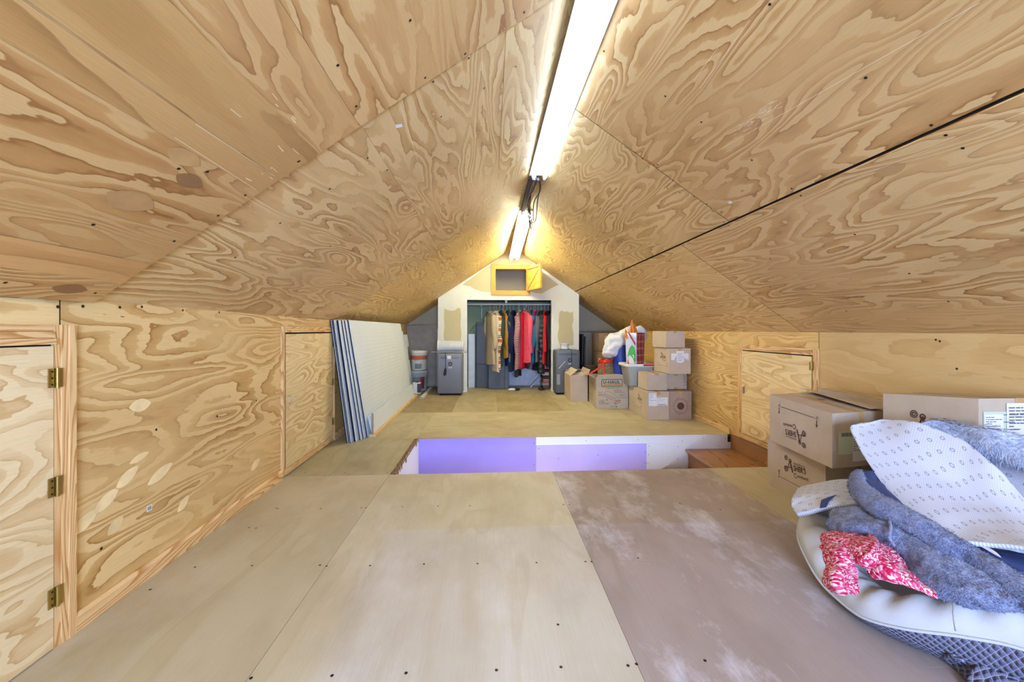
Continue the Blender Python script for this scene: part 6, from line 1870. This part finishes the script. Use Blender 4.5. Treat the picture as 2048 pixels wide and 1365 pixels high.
rows, uvs = patch(lin, 8, 6, .010, 22, 5)
g = G(); g.grid(rows, uvs); g.build('navy_lining', MT['lining'], b2_, solid=.006, label='smooth navy lining')
g = G(); P = catmull([Z(1957, 1098, .366), Z(1975, 1106, .364), Z(1992, 1116, .362), Z(2003, 1124, .36)], 5); W2 = Vector((.006, .004, .003))
g.grid([[p + W2 * math.sin(math.pi * i / (len(P) - 1)) + Vector((0, 0, .012)) for i, p in enumerate(P)], [p - W2 * math.sin(math.pi * i / (len(P) - 1)) + Vector((0, 0, .012)) for i, p in enumerate(P)]])
g.build('care_tag', MT['paper'], b2_, solid=.001)

# knitwear ------------------------------------------------------------
kn = thing('knit_sweater', 'red and white chunky knit garment crumpled over the edge of the pet bed', 'knitwear', (1.42, 1.5, .22))
q0 = Vector((1.42, 1.5, .22))
ctrl = [[Z(1645, 1078, .262), Z(1668, 1068, .285), Z(1700, 1072, .295), Z(1735, 1078, .30), Z(1775, 1092, .29), Z(1796, 1100, .275)],
        [Z(1648, 1098, .262), Z(1672, 1092, .30), Z(1705, 1092, .31), Z(1740, 1096, .325), Z(1778, 1108, .295), Z(1804, 1120, .27)],
        [Z(1655, 1120, .255), Z(1678, 1115, .29), Z(1708, 1112, .30), Z(1738, 1115, .32), Z(1775, 1125, .30), Z(1815, 1142, .27)],
        [Z(1662, 1140, .24), Z(1682, 1135, .275), Z(1706, 1128, .275), Z(1733, 1130, .29), Z(1770, 1140, .29), Z(1835, 1165, .262)]]
rows, uvs = patch(ctrl, 10, 12, .014, 16, 1)
g = G(); g.grid(rows, uvs); g.build('sweater_body', MT['knit_red'], kn, solid=.012)
ctrl = [[Z(1735, 1118, .30), Z(1765, 1120, .31), Z(1800, 1138, .30), Z(1835, 1165, .275), Z(1866, 1190, .255)],
        [Z(1738, 1135, .28), Z(1770, 1142, .30), Z(1805, 1156, .29), Z(1838, 1175, .27), Z(1868, 1193, .252)],
        [Z(1752, 1152, .262), Z(1780, 1162, .275), Z(1810, 1172, .268), Z(1842, 1184, .258), Z(1869, 1196, .248)]]
rows, uvs = patch(ctrl, 10, 10, .010, 18, 4)
g = G(); g.grid(rows, uvs); g.build('sweater_sleeve', MT['knit_red'], kn, solid=.012)
# hanging cuff drooping over the cushion edge
ctrl = [[Z(1662, 1132, .255), Z(1680, 1128, .275), Z(1698, 1130, .275), Z(1712, 1140, .26)],
        [Z(1656, 1152, .235), Z(1672, 1148, .27), Z(1690, 1150, .26), Z(1712, 1158, .245)],
        [Z(1652, 1166, .215), Z(1672, 1170, .25), Z(1690, 1172, .235), Z(1711, 1176, .225)],
        [Z(1668, 1180, .20), Z(1680, 1186, .225), Z(1694, 1188, .215), Z(1704, 1182, .205)]]
rows, uvs = patch(ctrl, 10, 10, .008, 20, 6)
g = G(); g.grid(rows, uvs); g.build('sweater_cuff', MT['knit_red'], kn, solid=.012)
g = G(); g.tube([p + Vector((0, 0, .014)) for p in catmull([Z(1740, 1080, .30), Z(1750, 1092, .315), Z(1746, 1108, .325), Z(1738, 1122, .315), Z(1722, 1132, .29)], 6)], .011, 10); g.build('ribbed_band', MT['knit_red'], kn)
ctrl = [[Z(1700, 1128, .30), Z(1728, 1128, .30), Z(1755, 1140, .29)], [Z(1702, 1152, .30), Z(1732, 1150, .30), Z(1768, 1162, .285)], [Z(1706, 1172, .275), Z(1740, 1175, .275), Z(1782, 1180, .27)]]
rows, uvs = patch(ctrl, 10, 10, .006, 20, 7)
g = G(); g.grid(rows, uvs); g.build('knit_scarf', MT['knit_navy'], label='navy and white knit piece peeking out under the red knit', cat='knitwear', solid=.012)
